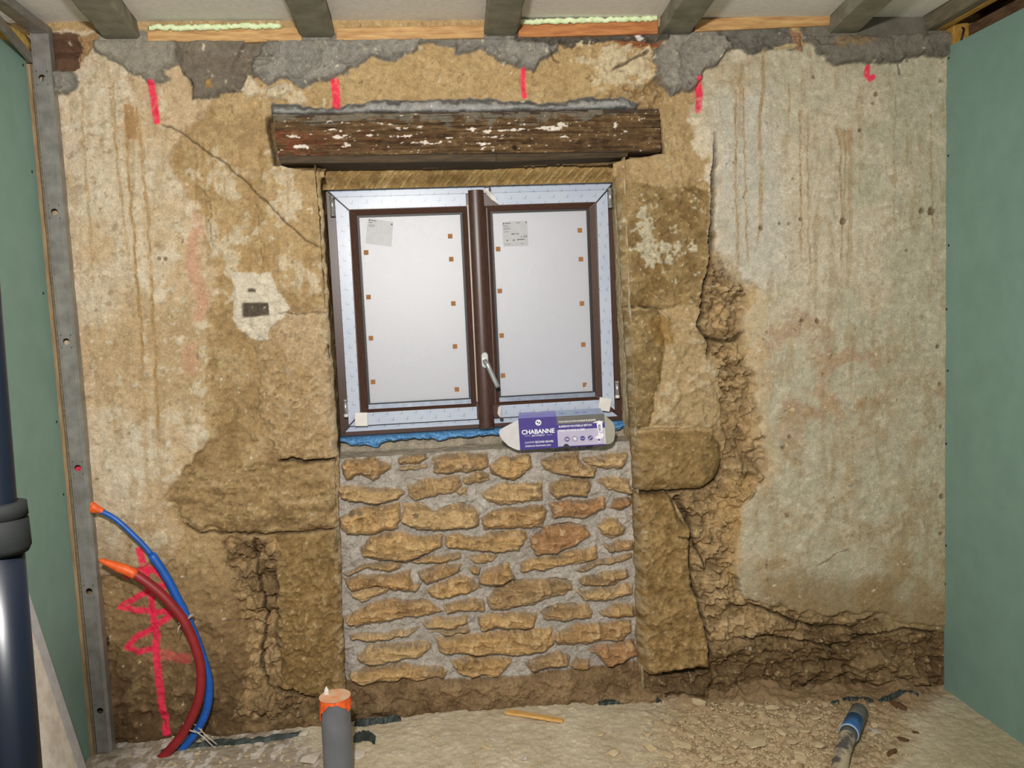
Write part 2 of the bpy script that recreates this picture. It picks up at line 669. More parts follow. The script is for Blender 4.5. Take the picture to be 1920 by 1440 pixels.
# ---- right jamb stones
A1 = region([(1150, 352), (1180, 346), (1325, 352), (1337, 380), (1334, 470), (1320, 540), (1312, 572), (1240, 576), (1150, 576)], 6)
paint(soft(A1, 4) * .9, (178, 144, 84))
paint(soft(A1, 3) * .8 * sst(-n_mid - .5 * n_big + .004 * (PX - 1235), .0, .5), (150, 116, 60))
H += .008 * sst(A1, -2, 8) + soft(A1) * .006 * n_mid
wf = region([(1185, 395), (1215, 385), (1240, 440), (1300, 450), (1290, 480), (1250, 500), (1230, 520), (1205, 510), (1195, 470), (1180, 440)], 10)
paint(.9 * sst(wf + 24 * n_sm + 16 * n_fine - 8, 4, 12), (222, 208, 174))
paint(soft(A1) * .9 * sst(n_sm + n_fine, 1.0, 1.3), (224, 208, 170))
B1 = region([(1160, 582), (1235, 580), (1244, 640), (1236, 720), (1216, 800), (1160, 804)], 7)
paint(soft(B1, 3) * .9, (152, 122, 68))
paint(soft(B1, 3) * .6 * sst(n_mid + n_sm, .0, .8), (178, 144, 84))
H += .013 * sst(B1, -2, 10) + soft(B1) * .006 * N(26, 60, 3, 140)
B2 = region([(1236, 585), (1310, 610), (1330, 680), (1350, 720), (1356, 800), (1300, 800), (1222, 798), (1236, 720), (1246, 640)], 7)
paint(soft(B2, 4) * .8, (188, 158, 110))
paint(soft(B2, 4) * .6 * sst(n_mid + n_sm, .2, .8), (212, 190, 150))
H += .012 * sst(B2, -3, 8) + soft(B2) * .004 * n_sm
rp = region([(1215, 600), (1255, 590), (1262, 640), (1230, 650)], 8)
paint(.8 * soft(rp, 6), (170, 128, 52))
C1s = region([(1178, 814), (1235, 808), (1330, 810), (1350, 838), (1352, 870), (1340, 902), (1308, 916), (1235, 916), (1180, 922)], 4)
paint(soft(C1s, 3), (174, 138, 76))
paint(soft(C1s, 3) * .65 * sst(n_mid + .6 * n_sm, .0, .7), (204, 170, 104))
paint(soft(C1s, 3) * .5 * sst(-n_mid + .6 * n_sm, .1, .8), (138, 106, 52))
H += .034 * np.sqrt(np.clip(sst(C1s, -2, 20), 0, 1)) + soft(C1s) * .006 * N(40, 22, 3, 150)
D1 = region([(1184, 922), (1250, 922), (1262, 935), (1270, 970), (1292, 985), (1290, 1040), (1294, 1090), (1312, 1140), (1326, 1200), (1330, 1246), (1240, 1256), (1214, 1264), (1198, 1240), (1192, 1060)], 3)
paint(soft(D1, 3), (176, 138, 74))
paint(soft(D1, 3) * .5 * sst(n_sm + .7 * n_fine, .0, .7), (200, 162, 96))
paint(soft(D1, 3) * .55 * sst(-n_sm + .7 * n_fine, .1, .7), (136, 102, 48))
H += .05 * np.sqrt(np.clip(sst(D1, -2, 12), 0, 1)) + soft(D1) * (.002 * n_sm + .0012 * n_fine)

# ---- rubble heart of the wall laid bare beside the jambs and along the foot
RB2 = region([(1322, 490), (1360, 500), (1398, 545), (1396, 620), (1384, 660), (1404, 700), (1418, 760), (1444, 880), (1390, 960), (1374, 1080),
              (1392, 1122), (1500, 1150), (1640, 1160), (1700, 1200), (1790, 1190), (1790, 1340), (1190, 1340), (1216, 1270), (1336, 1256), (1330, 1180), (1298, 1080), (1294, 985),
              (1262, 930), (1320, 918), (1352, 890), (1358, 830), (1352, 720), (1330, 670), (1312, 600)], 9, 8)
rb = np.maximum(soft(RB1, 6), soft(RB2, 6))
f1, f2, cid = worley(PX / 40 + .55 * w1 + .4 * w3, PY / 24 + .55 * w2 + .4 * w4, 160)
edge = f2 - f1
f1b, f2b, cidb = worley(PX / 110 + .4 * w1 + .3 * w3, PY / 26 + .6 * w2 + .5 * w4, 170)
low = sst(PY + 20 * n_mid, 1120, 1190)
edge = edge * (1 - low) + (f2b - f1b) * low
cc = cid * (1 - low) + cidb * low
paint(rb * .9, (176, 142, 90))
C *= (1 + rb * (cc - .55) * .55)[..., None]
paint(rb * .5 * sst(n_sm + .6 * n_mid, .2, .8), (206, 176, 126))
vis = sst(n_mid + .7 * n_big + .3 * n_sm, -.5, .6)
paint(rb * (.2 + .55 * vis) * (1 - .45 * low) * (1 - sst(edge, .02, .14)), (104, 76, 40))
paint(rb * .6 * sst(N(60, 12, 4, 165) + .5 * n_sm, .2, .8), (150, 118, 72))
paint(rb * .5 * sst(-N(60, 12, 4, 165) + .6 * n_fine, .3, .9), (208, 176, 124))
paint(soft(RB1, 10) * .75 * sst(n_mid + .4 * n_sm, -.5, .4), (112, 84, 50))
H += rb * ((.004 + .018 * vis) * (1 - .5 * low) * sst(edge, .0, .22) - .014 + .018 * (cc - .5) + .010 * N(46, 12, 4, 166) + .010 * n_sm + .003 * n_fine)
dk = sst(PY + 34 * n_mid + 50 * n_big + .04 * (PX - 1340) + 20 * n_sm, 1185, 1262) * sst(PX, 1325, 1345)
paint(dk * .85, (104, 78, 44))
ub = region([(1196, 1264), (1336, 1258), (1350, 1345), (1190, 1345)], 6)
paint(soft(ub, 5) * .85, (104, 78, 46))
paint(dk * .5 * sst(n_sm + .6 * n_mid, .1, .7), (156, 124, 76))
H += dk * (.012 * N(60, 16, 4, 180) - .014) - .03 * sst(PY + 14 * n_mid, 1225, 1265) * sst(PX, 1325, 1345) * (1 - sst(PX, 1690, 1740))
bk = region([(1600, 1235), (1660, 1222), (1720, 1245), (1760, 1290), (1700, 1300), (1600, 1285)], 6)
paint(soft(bk, 4) * .7, (158, 128, 82))
H += .05 * sst(bk, -2, 18)
tn = region([(1340, 940), (1372, 900), (1420, 890), (1392, 960), (1384, 1060), (1376, 1110), (1356, 1080), (1360, 1000)], 6)
paint(.7 * soft(tn, 8), (204, 164, 98))
gg = region([(1440, 1130), (1480, 1080), (1520, 1070), (1600, 1080), (1680, 1090), (1680, 1170), (1560, 1170)], 10)
paint(.5 * soft(gg, 40), (150, 126, 84))
# plaster dirt on the right
st = sPR > 0
rs = sst(PY + 60 * n_big, 560, 640) * (1 - sst(PY, 760, 900)) * sst(PX, 1380, 1450)
paint(st * rs * .65 * sst(n_mid + .6 * n_sm, .15, .8), (186, 142, 104))
paint(st * .3 * sst(N(26, octv=4, seed=195) - .2 * n_big, .5, .9), (166, 128, 78))
paint(st * .35 * sst(n_mid - .5 * n_sm + .4 * n_big, .4, 1.0) * sst(PY, 480, 700), (190, 156, 98))
paint(st * .55 * sst(PX + 40 * n_mid, 1660, 1770) * sst(PY + 80 * n_big, 820, 1100), (182, 160, 112))
lr = sst(PX + .5 * PY + 90 * n_big + 30 * n_mid, 1960, 2260) * sst(PY, 700, 860)
paint(st * .75 * lr * sst(n_mid + .7 * n_big, -.5, .5), (176, 144, 92))
paint(st * .75 * sst(PY + 40 * n_mid + 50 * n_big, 1030, 1160), (164, 134, 86))
pk = region([(1385, 520), (1440, 548), (1430, 620), (1440, 700), (1440, 800), (1460, 880), (1425, 930), (1405, 760), (1392, 640)], 8)
paint(.55 * soft(pk, 12), (214, 182, 132))
ls = region([(1340, 180), (1440, 150), (1470, 400), (1480, 520), (1400, 535), (1345, 470)], 14)
paint(.55 * soft(ls, 40), (206, 200, 188))
lk = region([(1290, 215), (1325, 210), (1338, 330), (1332, 420), (1318, 330)], 9)
paint(.85 * sst(lk + 16 * n_sm, 0, 8), (226, 208, 178))

# ---- cement daubed along the top, and a strip of old timber
CEM = [
    ([(180, 60), (332, 60), (332, 125), (312, 138), (318, 152), (286, 156), (256, 150), (238, 132), (215, 116), (188, 104)], (126, 122, 112), .012),
    ([(322, 60), (525, 60), (520, 140), (470, 152), (464, 172), (424, 178), (396, 190), (370, 186), (362, 160), (350, 146), (334, 126)], (104, 96, 86), .004),
    ([(470, 110), (520, 62), (800, 60), (772, 106), (722, 118), (700, 112), (662, 124), (640, 146), (600, 152), (562, 166), (540, 150), (500, 158), (476, 140)], (118, 116, 112), .013),
    ([(760, 60), (1052, 60), (1052, 92), (1022, 106), (1000, 132), (962, 126), (932, 112), (905, 92), (862, 102), (832, 86), (790, 82)], (116, 114, 110), .012),
    ([(1234, 50), (1345, 50), (1368, 92), (1342, 116), (1312, 150), (1288, 176), (1250, 180), (1226, 152), (1222, 100)], (122, 118, 112), .026),
    ([(1335, 50), (1482, 50), (1488, 92), (1440, 96), (1396, 108), (1372, 98)], (96, 94, 90), .006),
    ([(1500, 40), (1790, 40), (1790, 100), (1682, 118), (1602, 126), (1560, 128), (1536, 110), (1502, 78)], (108, 104, 96), .022),
    ([(90, 145), (130, 134), (158, 150), (142, 172), (108, 184), (90, 186)], (118, 116, 110), .016),
    ([(960, 50), (1245, 50), (1240, 84), (1160, 80), (1080, 86), (1072, 96), (1062, 82), (970, 82)], (84, 78, 72), .002),
]
for i, (poly, c, h) in enumerate(CEM):
    s = region(poly, 8)
    k = soft(s, 3)
    c = (c[0] * 1.22, c[1] * 1.19, c[2] * 1.14)
    paint(k, c)
    paint(k * .5 * sst(n_mid + .6 * n_sm, .1, .8), tuple(v * 1.14 for v in c))
    paint(k * .6 * (1 - sst(s + 5 * n_sm, 3, 14)), tuple(v * .8 for v in c))
    H += h * sst(s, -2, 6) + k * (.003 * n_mid + .002 * n_sm) + .007 * (sst(s, -1, 5) - sst(s, 5, 22)) * (.5 + .8 * n_sm)
tb = region([(325, 82), (520, 80), (515, 130), (440, 150), (340, 125)], 5)
paint(.7 * soft(tb, 5) * sst(N(70, 8, 4, 190), -.3, .6), (122, 106, 88))
ob = region([(1560, 74), (1610, 66), (1640, 82), (1600, 92), (1560, 90)], 6)
paint(.8 * soft(ob, 4), (158, 128, 84))
for poly, c in (([(388, 150), (398, 148), (400, 166), (386, 166)], (176, 138, 70)), ([(466, 142), (476, 146), (494, 176), (462, 184), (452, 170)], (214, 192, 156)),
                ([(500, 165), (540, 155), (548, 172), (520, 186), (498, 182)], (212, 190, 156)), ([(1190, 66), (1198, 64), (1204, 76), (1194, 80)], (232, 228, 220)),
                ([(782, 86), (794, 84), (796, 96), (784, 98)], (206, 180, 132)), ([(1150, 76), (1240, 84), (1230, 90), (1170, 88)], (160, 92, 46)),
                ([(1448, 88), (1492, 82), (1496, 92), (1450, 96)], (200, 172, 122)), ([(1478, 58), (1500, 62), (1502, 100), (1488, 96), (1482, 76)], (170, 124, 88))):
    s = region(poly, 2)
    paint(soft(s), c)
    H += .012 * sst(s, -1, 4)
# broken pocket in the top left corner
pk2 = region([(92, 62), (150, 66), (158, 96), (150, 132), (128, 136), (92, 142)], 4)
paint(soft(pk2), (110, 78, 56))
H += soft(pk2, 3) * (-.05 + .03 * np.clip(np.abs(PY - 90) / 20, 0, 1))
pk3 = region([(146, 70), (186, 66), (184, 92), (160, 118), (150, 132)], 6)
paint(soft(pk3), (176, 136, 84))
H += soft(pk3, 4) * .01 * n_sm
# white rough lime at the right end of the lintel head
for poly in ([(1080, 90), (1220, 84), (1232, 170), (1200, 185), (1160, 160), (1110, 150), (1086, 120)], [(500, 176), (600, 165), (600, 190), (560, 200)]):
    s = region(poly, 9)
    paint(.8 * sst(s + 24 * n_sm, 4, 14), (218, 198, 158))
    H += soft(s, 8) * .007 * n_sm
hr = region([(1120, 176), (1236, 150), (1244, 205), (1170, 206)], 7)
H += soft(hr, 5) * (.016 * n_sm - .01)
paint(.5 * soft(hr, 8), (160, 124, 70))
# mortar fillet over the lintel
fl = region([(508, 190), (548, 198), (580, 196), (610, 208), (640, 196), (720, 190), (900, 184), (1000, 192), (1060, 190), (1110, 180), (1152, 184), (1196, 194), (1196, 226), (508, 230)], 5)
paint(soft(fl, 2), (152, 150, 146))
paint(soft(fl, 2) * .8 * (1 - sst(fl + 6 * n_sm, 4, 11)), (84, 84, 82))
paint(soft(fl, 2) * .6 * sst(fl, 9, 16), (176, 174, 170))
H += .016 * sst(fl, -2, 12)

# ---- socket scar left of the window
s = region([(432, 512), (470, 508), (505, 514), (522, 545), (548, 580), (520, 598), (500, 640), (468, 636), (434, 600), (444, 560)], 5)
paint(.9 * soft(s), (222, 208, 184))
H += .004 * sst(s, -1, 4)
for poly, dp in (([(455, 568), (503, 568), (503, 590), (480, 594), (455, 595)], .02), ([(464, 541), (478, 541), (479, 547), (464, 547)], .01)):
    s = region(poly, 1)
    paint(soft(s), (96, 84, 70))
    H -= dp * soft(s, 3)
# reddish old paint
for poly, a in (([(352, 430), (368, 425), (378, 500), (394, 560), (384, 600), (362, 610), (372, 560), (352, 520)], .55), ([(346, 650), (370, 640), (368, 700), (342, 706)], .45), ([(366, 395), (384, 405), (380, 440), (366, 430)], .5)):
    paint(a * soft(region(poly, 6), 8), (214, 148, 116))

# ---- brown runs of old damp
RUNS = [
    ([(238, 200), (242, 300), (252, 420), (262, 540), (268, 640), (272, 760)], 3.2, .85), ([(258, 205), (270, 300), (283, 470), (289, 620), (296, 760), (304, 900)], 3.4, .85),
    ([(216, 150), (220, 260), (236, 420), (246, 520)], 2.6, .6), ([(158, 170), (163, 300), (172, 420), (178, 560)], 3.5, .45), ([(206, 120), (212, 200), (222, 300)], 2.4, .5),
    ([(270, 740), (278, 860), (284, 960)], 4, .4), ([(190, 560), (196, 660), (198, 720)], 8, .25), ([(380, 270), (384, 340), (390, 420)], 3.4, .5), ([(398, 268), (402, 350), (408, 420)], 2.6, .5),
    ([(1376, 170), (1378, 260), (1376, 330), (1380, 440), (1384, 540)], 2.4, .65), ([(1390, 160), (1393, 280), (1396, 420), (1400, 520)], 2.2, .6), ([(1384, 150), (1385, 250), (1392, 260)], 4, .35),
    ([(1430, 96), (1428, 170), (1421, 250), (1425, 320), (1422, 420), (1410, 490)], 4.2, .6), ([(1476, 160), (1475, 195), (1478, 235)], 1.6, .7),
    ([(1498, 210), (1497, 300), (1499, 420), (1498, 500)], 2.2, .65), ([(1510, 215), (1512, 330), (1512, 440), (1518, 560)], 1.9, .5), ([(1568, 245), (1572, 300), (1576, 420), (1574, 520)], 2.0, .65),
    ([(1580, 246), (1582, 330), (1578, 430)], 1.6, .5), ([(1590, 245), (1592, 340), (1590, 460), (1586, 560)], 5, .4), ([(1740, 216), (1742, 300), (1745, 390), (1748, 470)], 2.0, .6), ([(1676, 180), (1674, 300), (1676, 470)], 1.6, .4), ([(1697, 230), (1698, 330)], 1.4, .4)]
for pts, wd, al in RUNS:
    d, r = pld(pts, PX + 2.5 * w1 + 1.5 * n_sm, PY)
    wd = wd * .85
    k = sst(-d, -wd * 1.25, -wd * .55) * (1 - sst(r, .8, 1)) * (.75 + .35 * n_sm)
    core = 1 - .35 * sst(-d, -wd * .6, -wd * .2)
    paint(np.clip(1.4 * al * k * core, 0, 1), (168, 122, 50))
    halo = sst(-d, -wd * 3.2, -wd * .8) * (1 - sst(r, .75, 1))
    paint(np.clip(.22 * al * halo, 0, 1), (198, 162, 100))
hd = region([(235, 200), (250, 196), (260, 230), (258, 260), (236, 258)], 4)
paint(.75 * soft(hd, 4), (172, 122, 56))
hd = region([(1562, 238), (1592, 244), (1590, 290), (1568, 280)], 5)
paint(.45 * soft(hd, 5), (174, 134, 76))
hd = region([(1660, 330), (1672, 322), (1680, 338), (1668, 350)], 4)
paint(.6 * soft(hd, 3), (176, 144, 92))

# ---- drilled holes, chips, nail pits
for x, y, r in ((1425, 428, 4), (1459, 420, 3), (1477, 420, 3), (1578, 416, 6), (1726, 396, 5), (1744, 397, 7), (1698, 470, 3), (1498, 412, 4), (1524, 145, 3), (1640, 178, 4), (1610, 246, 3), (1290, 160, 3), (350, 100, 2), (1489, 1162, 6),
                (1530, 602, 4), (1500, 602, 3), (1478, 818, 3), (1466, 838, 3), (1430, 820, 3), (1756, 650, 3), (1760, 720, 3), (1762, 800, 3), (1764, 930, 4), (1762, 1000, 3), (300, 486, 3), (312, 486, 3), (292, 210, 2)):
    d = np.hypot(PX - x, (PY - y)) + 1.2 * n_fine
    k = sst(-d, -r - 1, -r + 1)
    H -= .009 * k
    paint(.75 * k, (112, 84, 54))
pit = sst(N(7, octv=2, seed=200) + .3 * n_mid, 1.05, 1.3)
paint(.6 * pit, (116, 90, 56))
H -= .003 * pit
lt = sst(N(8, octv=2, seed=210) + .2 * n_mid, 1.0, 1.3) * (1 - rb * .4)
paint(.75 * lt, (232, 216, 180))

# ---- cracks and open joints
CR = [([(303, 234), (325, 238), (345, 252), (372, 273), (400, 290), (440, 320), (456, 335), (476, 356), (495, 375), (520, 402), (550, 430), (578, 452), (605, 468)], 1.15, .008),
      ([(1340, 250), (1338, 330), (1336, 380), (1332, 470), (1320, 540), (1316, 590), (1308, 612), (1330, 640), (1326, 672)], 3.4, .035), ([(1330, 636), (1352, 640), (1380, 640), (1394, 622)], 3, .02),
      ([(520, 863), (545, 862), (570, 867), (600, 863), (632, 859)], 2.6, .03), ([(440, 998), (500, 1000), (560, 1000), (634, 991)], 1.8, .016), ([(350, 985), (372, 997), (440, 1000)], 2, .014),
      ([(520, 584), (560, 590), (632, 584)], .8, .004), ([(1158, 578), (1200, 574), (1245, 580)], 1.5, .008), ([(1272, 932), (1293, 984), (1291, 1040), (1295, 1090), (1313, 1140), (1328, 1196), (1334, 1250)], 5, .055),
      ([(1208, 1270), (1240, 1266), (1290, 1262), (1334, 1254)], 5, .05), ([(1186, 922), (1235, 920), (1310, 919), (1344, 904), (1356, 870)], 2.8, .022), ([(1262, 1000), (1300, 1010), (1318, 1060)], 2, .01),
      ([(1370, 1140), (1420, 1138), (1480, 1160), (1540, 1180), (1600, 1178), (1650, 1150)], 2.4, .016), ([(1375, 1200), (1440, 1196), (1560, 1214), (1640, 1190), (1700, 1180), (1760, 1190)], 2.4, .018),
      ([(1180, 805), (1240, 800), (1300, 802)], 1.6, -.008), ([(200, 1196), (204, 1206), (196, 1212)], 4, .012), ([(372, 350), (392, 372), (396, 420), (402, 470)], .5, .002), ([(480, 380), (486, 440), (492, 500)], .3, .001),
      ([(1030, 90), (1040, 110), (1050, 118)], 1.2, .006), ([(1150, 130), (1190, 108), (1216, 96)], 2.2, .012), ([(520, 1290), (560, 1296), (590, 1312)], 3.2, .03), ([(476, 1010), (486, 1080), (500, 1150), (490, 1230), (500, 1290)], 3, .015),
      ([(360, 150), (366, 188)], 1.5, .008), ([(1682, 120), (1683, 140)], 1.5, .006), ([(1530, 1060), (1560, 1040), (1590, 1030)], .5, .002)]
for pts, wd, dp in CR:
    d, r = pld(pts, PX + 3 * w1 + 1.5 * n_sm, PY + 3 * w2)
    k = sst(-d, -wd - 1.2, -wd + .8) * np.clip(np.minimum(r, 1 - r) * 12 + .35, 0, 1)
    H -= dp * k
    paint(np.clip((.75 if dp > 0 else -.4) * k, 0, 1), (58, 42, 26))
    if dp < 0:
        paint(.5 * k, (206, 180, 132))

stone_k = np.clip(soft(A1, 4) + soft(B1, 4) + soft(C1s, 4) + soft(D1, 4) + .8 * soft(E2, 4) + soft(E3, 4) + .35 * soft(E1, 4), 0, 1)
C *= (1 - .20 * stone_k)[..., None]
grit, grit2 = N(4.5, octv=3, seed=230), N(9, 7, 3, 235)
rough_k = np.clip(stone_k + .6 * rb + .45 * bare, 0, 1)
C *= np.clip(1 + rough_k * (.16 * grit + .16 * grit2), .3, 1.6)[..., None]
paint(rough_k * .6 * sst(grit + .5 * grit2, .75, 1.2), (214, 184, 130))
paint(rough_k * .5 * sst(-grit - .6 * grit2, .8, 1.3), (92, 70, 40))
H += rough_k * (.0012 * grit + .0016 * grit2)
# pull all wall colours so far part of the way to grey
LUM = (C @ np.array([.25, .65, .10]))[..., None]
C = LUM + .82 * (C - LUM)

# ---- pink marker spray
SPRAY = [([(286, 158), (290, 190), (296, 228)], 6.5), ([(628, 155), (630, 197)], 7), ([(980, 131), (982, 160), (984, 182)], 4), ([(1308, 150), (1310, 175), (1308, 207)], 5.5), ([(1624, 129), (1622, 144), (1628, 151), (1633, 146)], 4.5),
         ([(264, 1030), (276, 1080), (286, 1130), (292, 1190), (296, 1250), (302, 1310), (312, 1378)], 6.5), ([(236, 1080), (262, 1068), (292, 1068), (308, 1084), (306, 1100), (290, 1098)], 5),
         ([(296, 1100), (262, 1116), (226, 1138), (252, 1145), (296, 1146), (326, 1146)], 5.5), ([(326, 1152), (304, 1166), (282, 1180)], 5.5), ([(288, 1180), (258, 1192), (240, 1212), (262, 1222), (290, 1216)], 5), ([(300, 1226), (350, 1236)], 9), ([(142, 880), (152, 878)], 7)]
for i, (pts, wd) in enumerate(SPRAY):
    d, r = pld(pts, PX + 1.5 * w1, PY + 1.5 * w2)
    k = sst(-d, -wd - 2, -wd + 1) * np.clip(1.1 + .5 * n_fine + .3 * n_sm, 0, 1)
    paint(k * (.35 if i == 10 else .93), (250, 52, 92))

# ---- opening for the window and the blocked-up breast below it
OPEN = [(597, 300), (1158, 292), (1162, 400), (1172, 560), (1180, 700), (1188, 860), (1192, 1000), (1200, 1262), (1190, 1380), (650, 1380), (648, 1300), (642, 1180), (637, 1000), (634, 862), (624, 700), (614, 560), (604, 400)]
so = sdf(OPEN, PX + 2.5 * w1, PY + 2.5 * w2)
H -= .016 * np.exp(-np.clip(-so, 0, 60) / 4.0) * (so < 0) + .016 * (so >= 0)
H -= .022 * np.exp(-np.clip(-so, 0, 60) / 9.0) * (PX > 900) * (PY > 330)
ed = np.exp(-np.clip(-so, 0, 60) / 7.0) * (so < 2) * sst(PY, 330, 380)
paint(ed * .6 * sst(n_sm + n_fine, -.4, .4), (206, 192, 164))
# pocket round the lintel
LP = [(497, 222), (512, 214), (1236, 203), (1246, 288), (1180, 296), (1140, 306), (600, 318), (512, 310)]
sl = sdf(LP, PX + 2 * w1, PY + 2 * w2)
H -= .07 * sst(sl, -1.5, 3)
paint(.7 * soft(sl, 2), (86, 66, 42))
H = np.where(Z > 2.446, np.minimum(H, .003), H)
# foot of the wall falls back a little
H -= .03 * sst(-Z, -.12, .0) * (1 - sst(PX, 1000, 1300))
keep = (so < 9)
keep &= ~(sl > 14)
fold = np.clip(so, 0, 20) / 530 * (PY > 330)
sgn = np.where(X < 1.44, 1.0, -1.0)
pos = np.stack([X - sgn * fold, -H + fold, Z], -1)
C = np.clip(C, .004, .95)
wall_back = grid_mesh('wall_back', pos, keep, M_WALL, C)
tag(wall_back, 'old stone wall with peeling lime plaster facing the room', 'wall', kind='structure')
del pos, f1, f2, f1b, f2b, cid, cidb, edge, cc

# ------------------------------------------------------------------ blocked-up breast: mortared rubble stones
STN = """118,215 140,190 240,180 290,160 330,185 395,205 395,230 330,285 300,295 230,270 150,303 118,270
430,185 520,150 590,150 605,180 560,208 445,208
445,216 562,213 606,200 600,232 450,240
635,165 700,152 940,148 948,210 900,240 690,262 640,255
955,210 1000,180 1080,160 1185,155 1190,220 1150,255 1090,290 1010,280 960,255
1240,190 1330,150 1460,140 1465,200 1500,216 1550,232 1530,275 1400,275 1270,250
1470,175 1570,165 1700,140 1740,150 1710,200 1690,225 1560,230 1475,200
105,335 200,330 330,340 470,350 475,375 440,405 350,425 160,420 115,390
495,330 600,290 780,275 800,330 770,370 640,390 530,405 497,385
803,290 870,255 945,255 950,295 900,315 812,325
760,375 810,340 835,340 830,375 780,390
905,375 960,330 1060,315 1255,305 1260,410 1110,425 1010,445 950,420
1285,315 1380,290 1520,285 1525,330 1490,385 1400,385 1325,400 1290,370
1550,290 1640,275 1745,285 1750,365 1680,370 1600,340
120,510 180,470 300,440 450,430 455,520 440,570 370,580 250,605 150,600 115,560
460,440 560,420 640,470 780,430 860,440 900,490 890,545 760,560 640,585 540,570 462,530
905,520 960,470 1100,450 1260,440 1285,480 1240,560 1100,565 920,580
1290,420 1400,415 1500,410 1600,390 1610,460 1560,490 1480,510 1380,500 1310,515
1650,400 1740,395 1745,430 1700,465 1620,455
220,690 290,610 420,590 600,620 690,605 690,660 640,700 480,745 330,740 240,720
697,620 760,600 900,615 1000,590 1165,575 1170,620 1120,690 980,705 860,690 740,690 705,660
1185,620 1280,560 1420,540 1490,560 1530,605 1440,660 1320,700 1210,720 1190,680
1570,560 1600,520 1670,510 1715,560 1710,610 1640,630 1590,605
1590,655 1680,640 1755,640 1757,690 1620,695
500,760 560,740 700,725 790,710 790,740 700,765 590,772
815,735 900,715 1020,720 960,760 900,775 840,755
1115,770 1200,740 1330,720 1500,680 1560,670 1555,742 1440,770 1300,790 1120,815
1430,800 1560,745 1750,710 1755,740 1650,765 1560,790 1480,810
125,830 250,770 330,760 480,765 420,810 260,800 150,840
555,815 650,780 790,765 790,810 700,840 600,880 565,850
840,800 870,780 910,800 905,830 850,833
930,810 1000,780 1070,765 1098,860 1040,875 890,880
1450,850 1560,820 1730,800 1740,850 1650,885 1490,900
130,860 250,830 400,825 510,800 525,870 570,880 540,912 400,912 330,900 180,930
165,945 250,912 380,885 390,920 280,975 240,985
600,920 680,870 780,830 860,860 915,905 820,940 720,965 610,960
935,960 1000,890 1150,855 1330,850 1420,870 1430,920 1300,960 1150,1000 1030,1025 945,1010
1440,930 1560,905 1720,885 1760,890 1750,945 1600,975 1480,980
145,1060 290,990 450,965 620,990 690,1030 600,1055 400,1085 210,1110 155,1095
700,1000 780,985 870,960 920,970 925,1035 830,1035 720,1040
890,1070 1000,1040 1120,1050 1215,1040 1225,1090 1190,1130 1040,1130 905,1140
1230,1040 1340,1000 1510,1000 1530,1040 1520,1070 1400,1085 1260,1090
1565,1040 1660,1000 1760,990 1775,1060 1650,1075 1580,1060
155,1170 300,1160 480,1140 560,1120 520,1160 400,1195 250,1205 165,1195
565,1100 640,1080 720,1070 835,1060 830,1110 740,1136 600,1138
600,1156 720,1140 830,1122 830,1155 700,1165
645,1190 760,1170 1000,1155 1150,1140 1300,1125 1326,1220 1250,1260 1100,1275 850,1275 670,1255
1312,1170 1450,1110 1620,1100 1750,1080 1750,1160 1700,1200 1560,1205 1440,1225 1340,1225
205,1280 300,1220 470,1215 600,1200 632,1240 600,1280 450,1305 300,1325 220,1310
1500,1245 1640,1220 1770,1200 1785,1280 1700,1310 1600,1330 1560,1290
160,1400 250,1345 450,1335 690,1350 717,1370 700,1405 500,1410 280,1435 190,1425
725,1310 850,1290 1080,1300 1050,1350 1010,1395 850,1400 770,1380
1150,1320 1230,1290 1350,1260 1410,1290 1380,1340 1280,1350 1190,1365
1405,1340 1440,1295 1520,1310 1520,1350 1440,1365"""
YI = .035                                   # face of the breast, behind the jamb faces
ZLEDGE = 1.032
DX2 = .0022
gx = np.arange(.86, 2.06, DX2)
gz = np.arange(-.03, ZLEDGE + .001, DX2)
X, Z = np.meshgrid(gx, gz, indexing='ij')
PX, PY = pix(X, np.full_like(X, YI), Z)
H = np.zeros_like(X)
C = np.zeros(X.shape + (3,))
w1, w2 = N(20, octv=4, seed=320), N(20, octv=4, seed=330)
n_mid, n_sm, n_fine = N(40, octv=4, seed=340), N(13, octv=3, seed=350), N(5, octv=2, seed=360)
strat = N(46, 7, 4, 370)
C[:] = lin((186, 176, 164))
paint(.6 * sst(n_mid + .5 * n_sm, .0, .8), (202, 192, 180))
paint(.5 * sst(-n_mid + .6 * n_sm, .1, .8), (160, 148, 134))
H += .008 * n_mid + .006 * n_sm + .002 * n_fine
r2 = random.Random(5)
top = np.full(X.shape, -40.0)
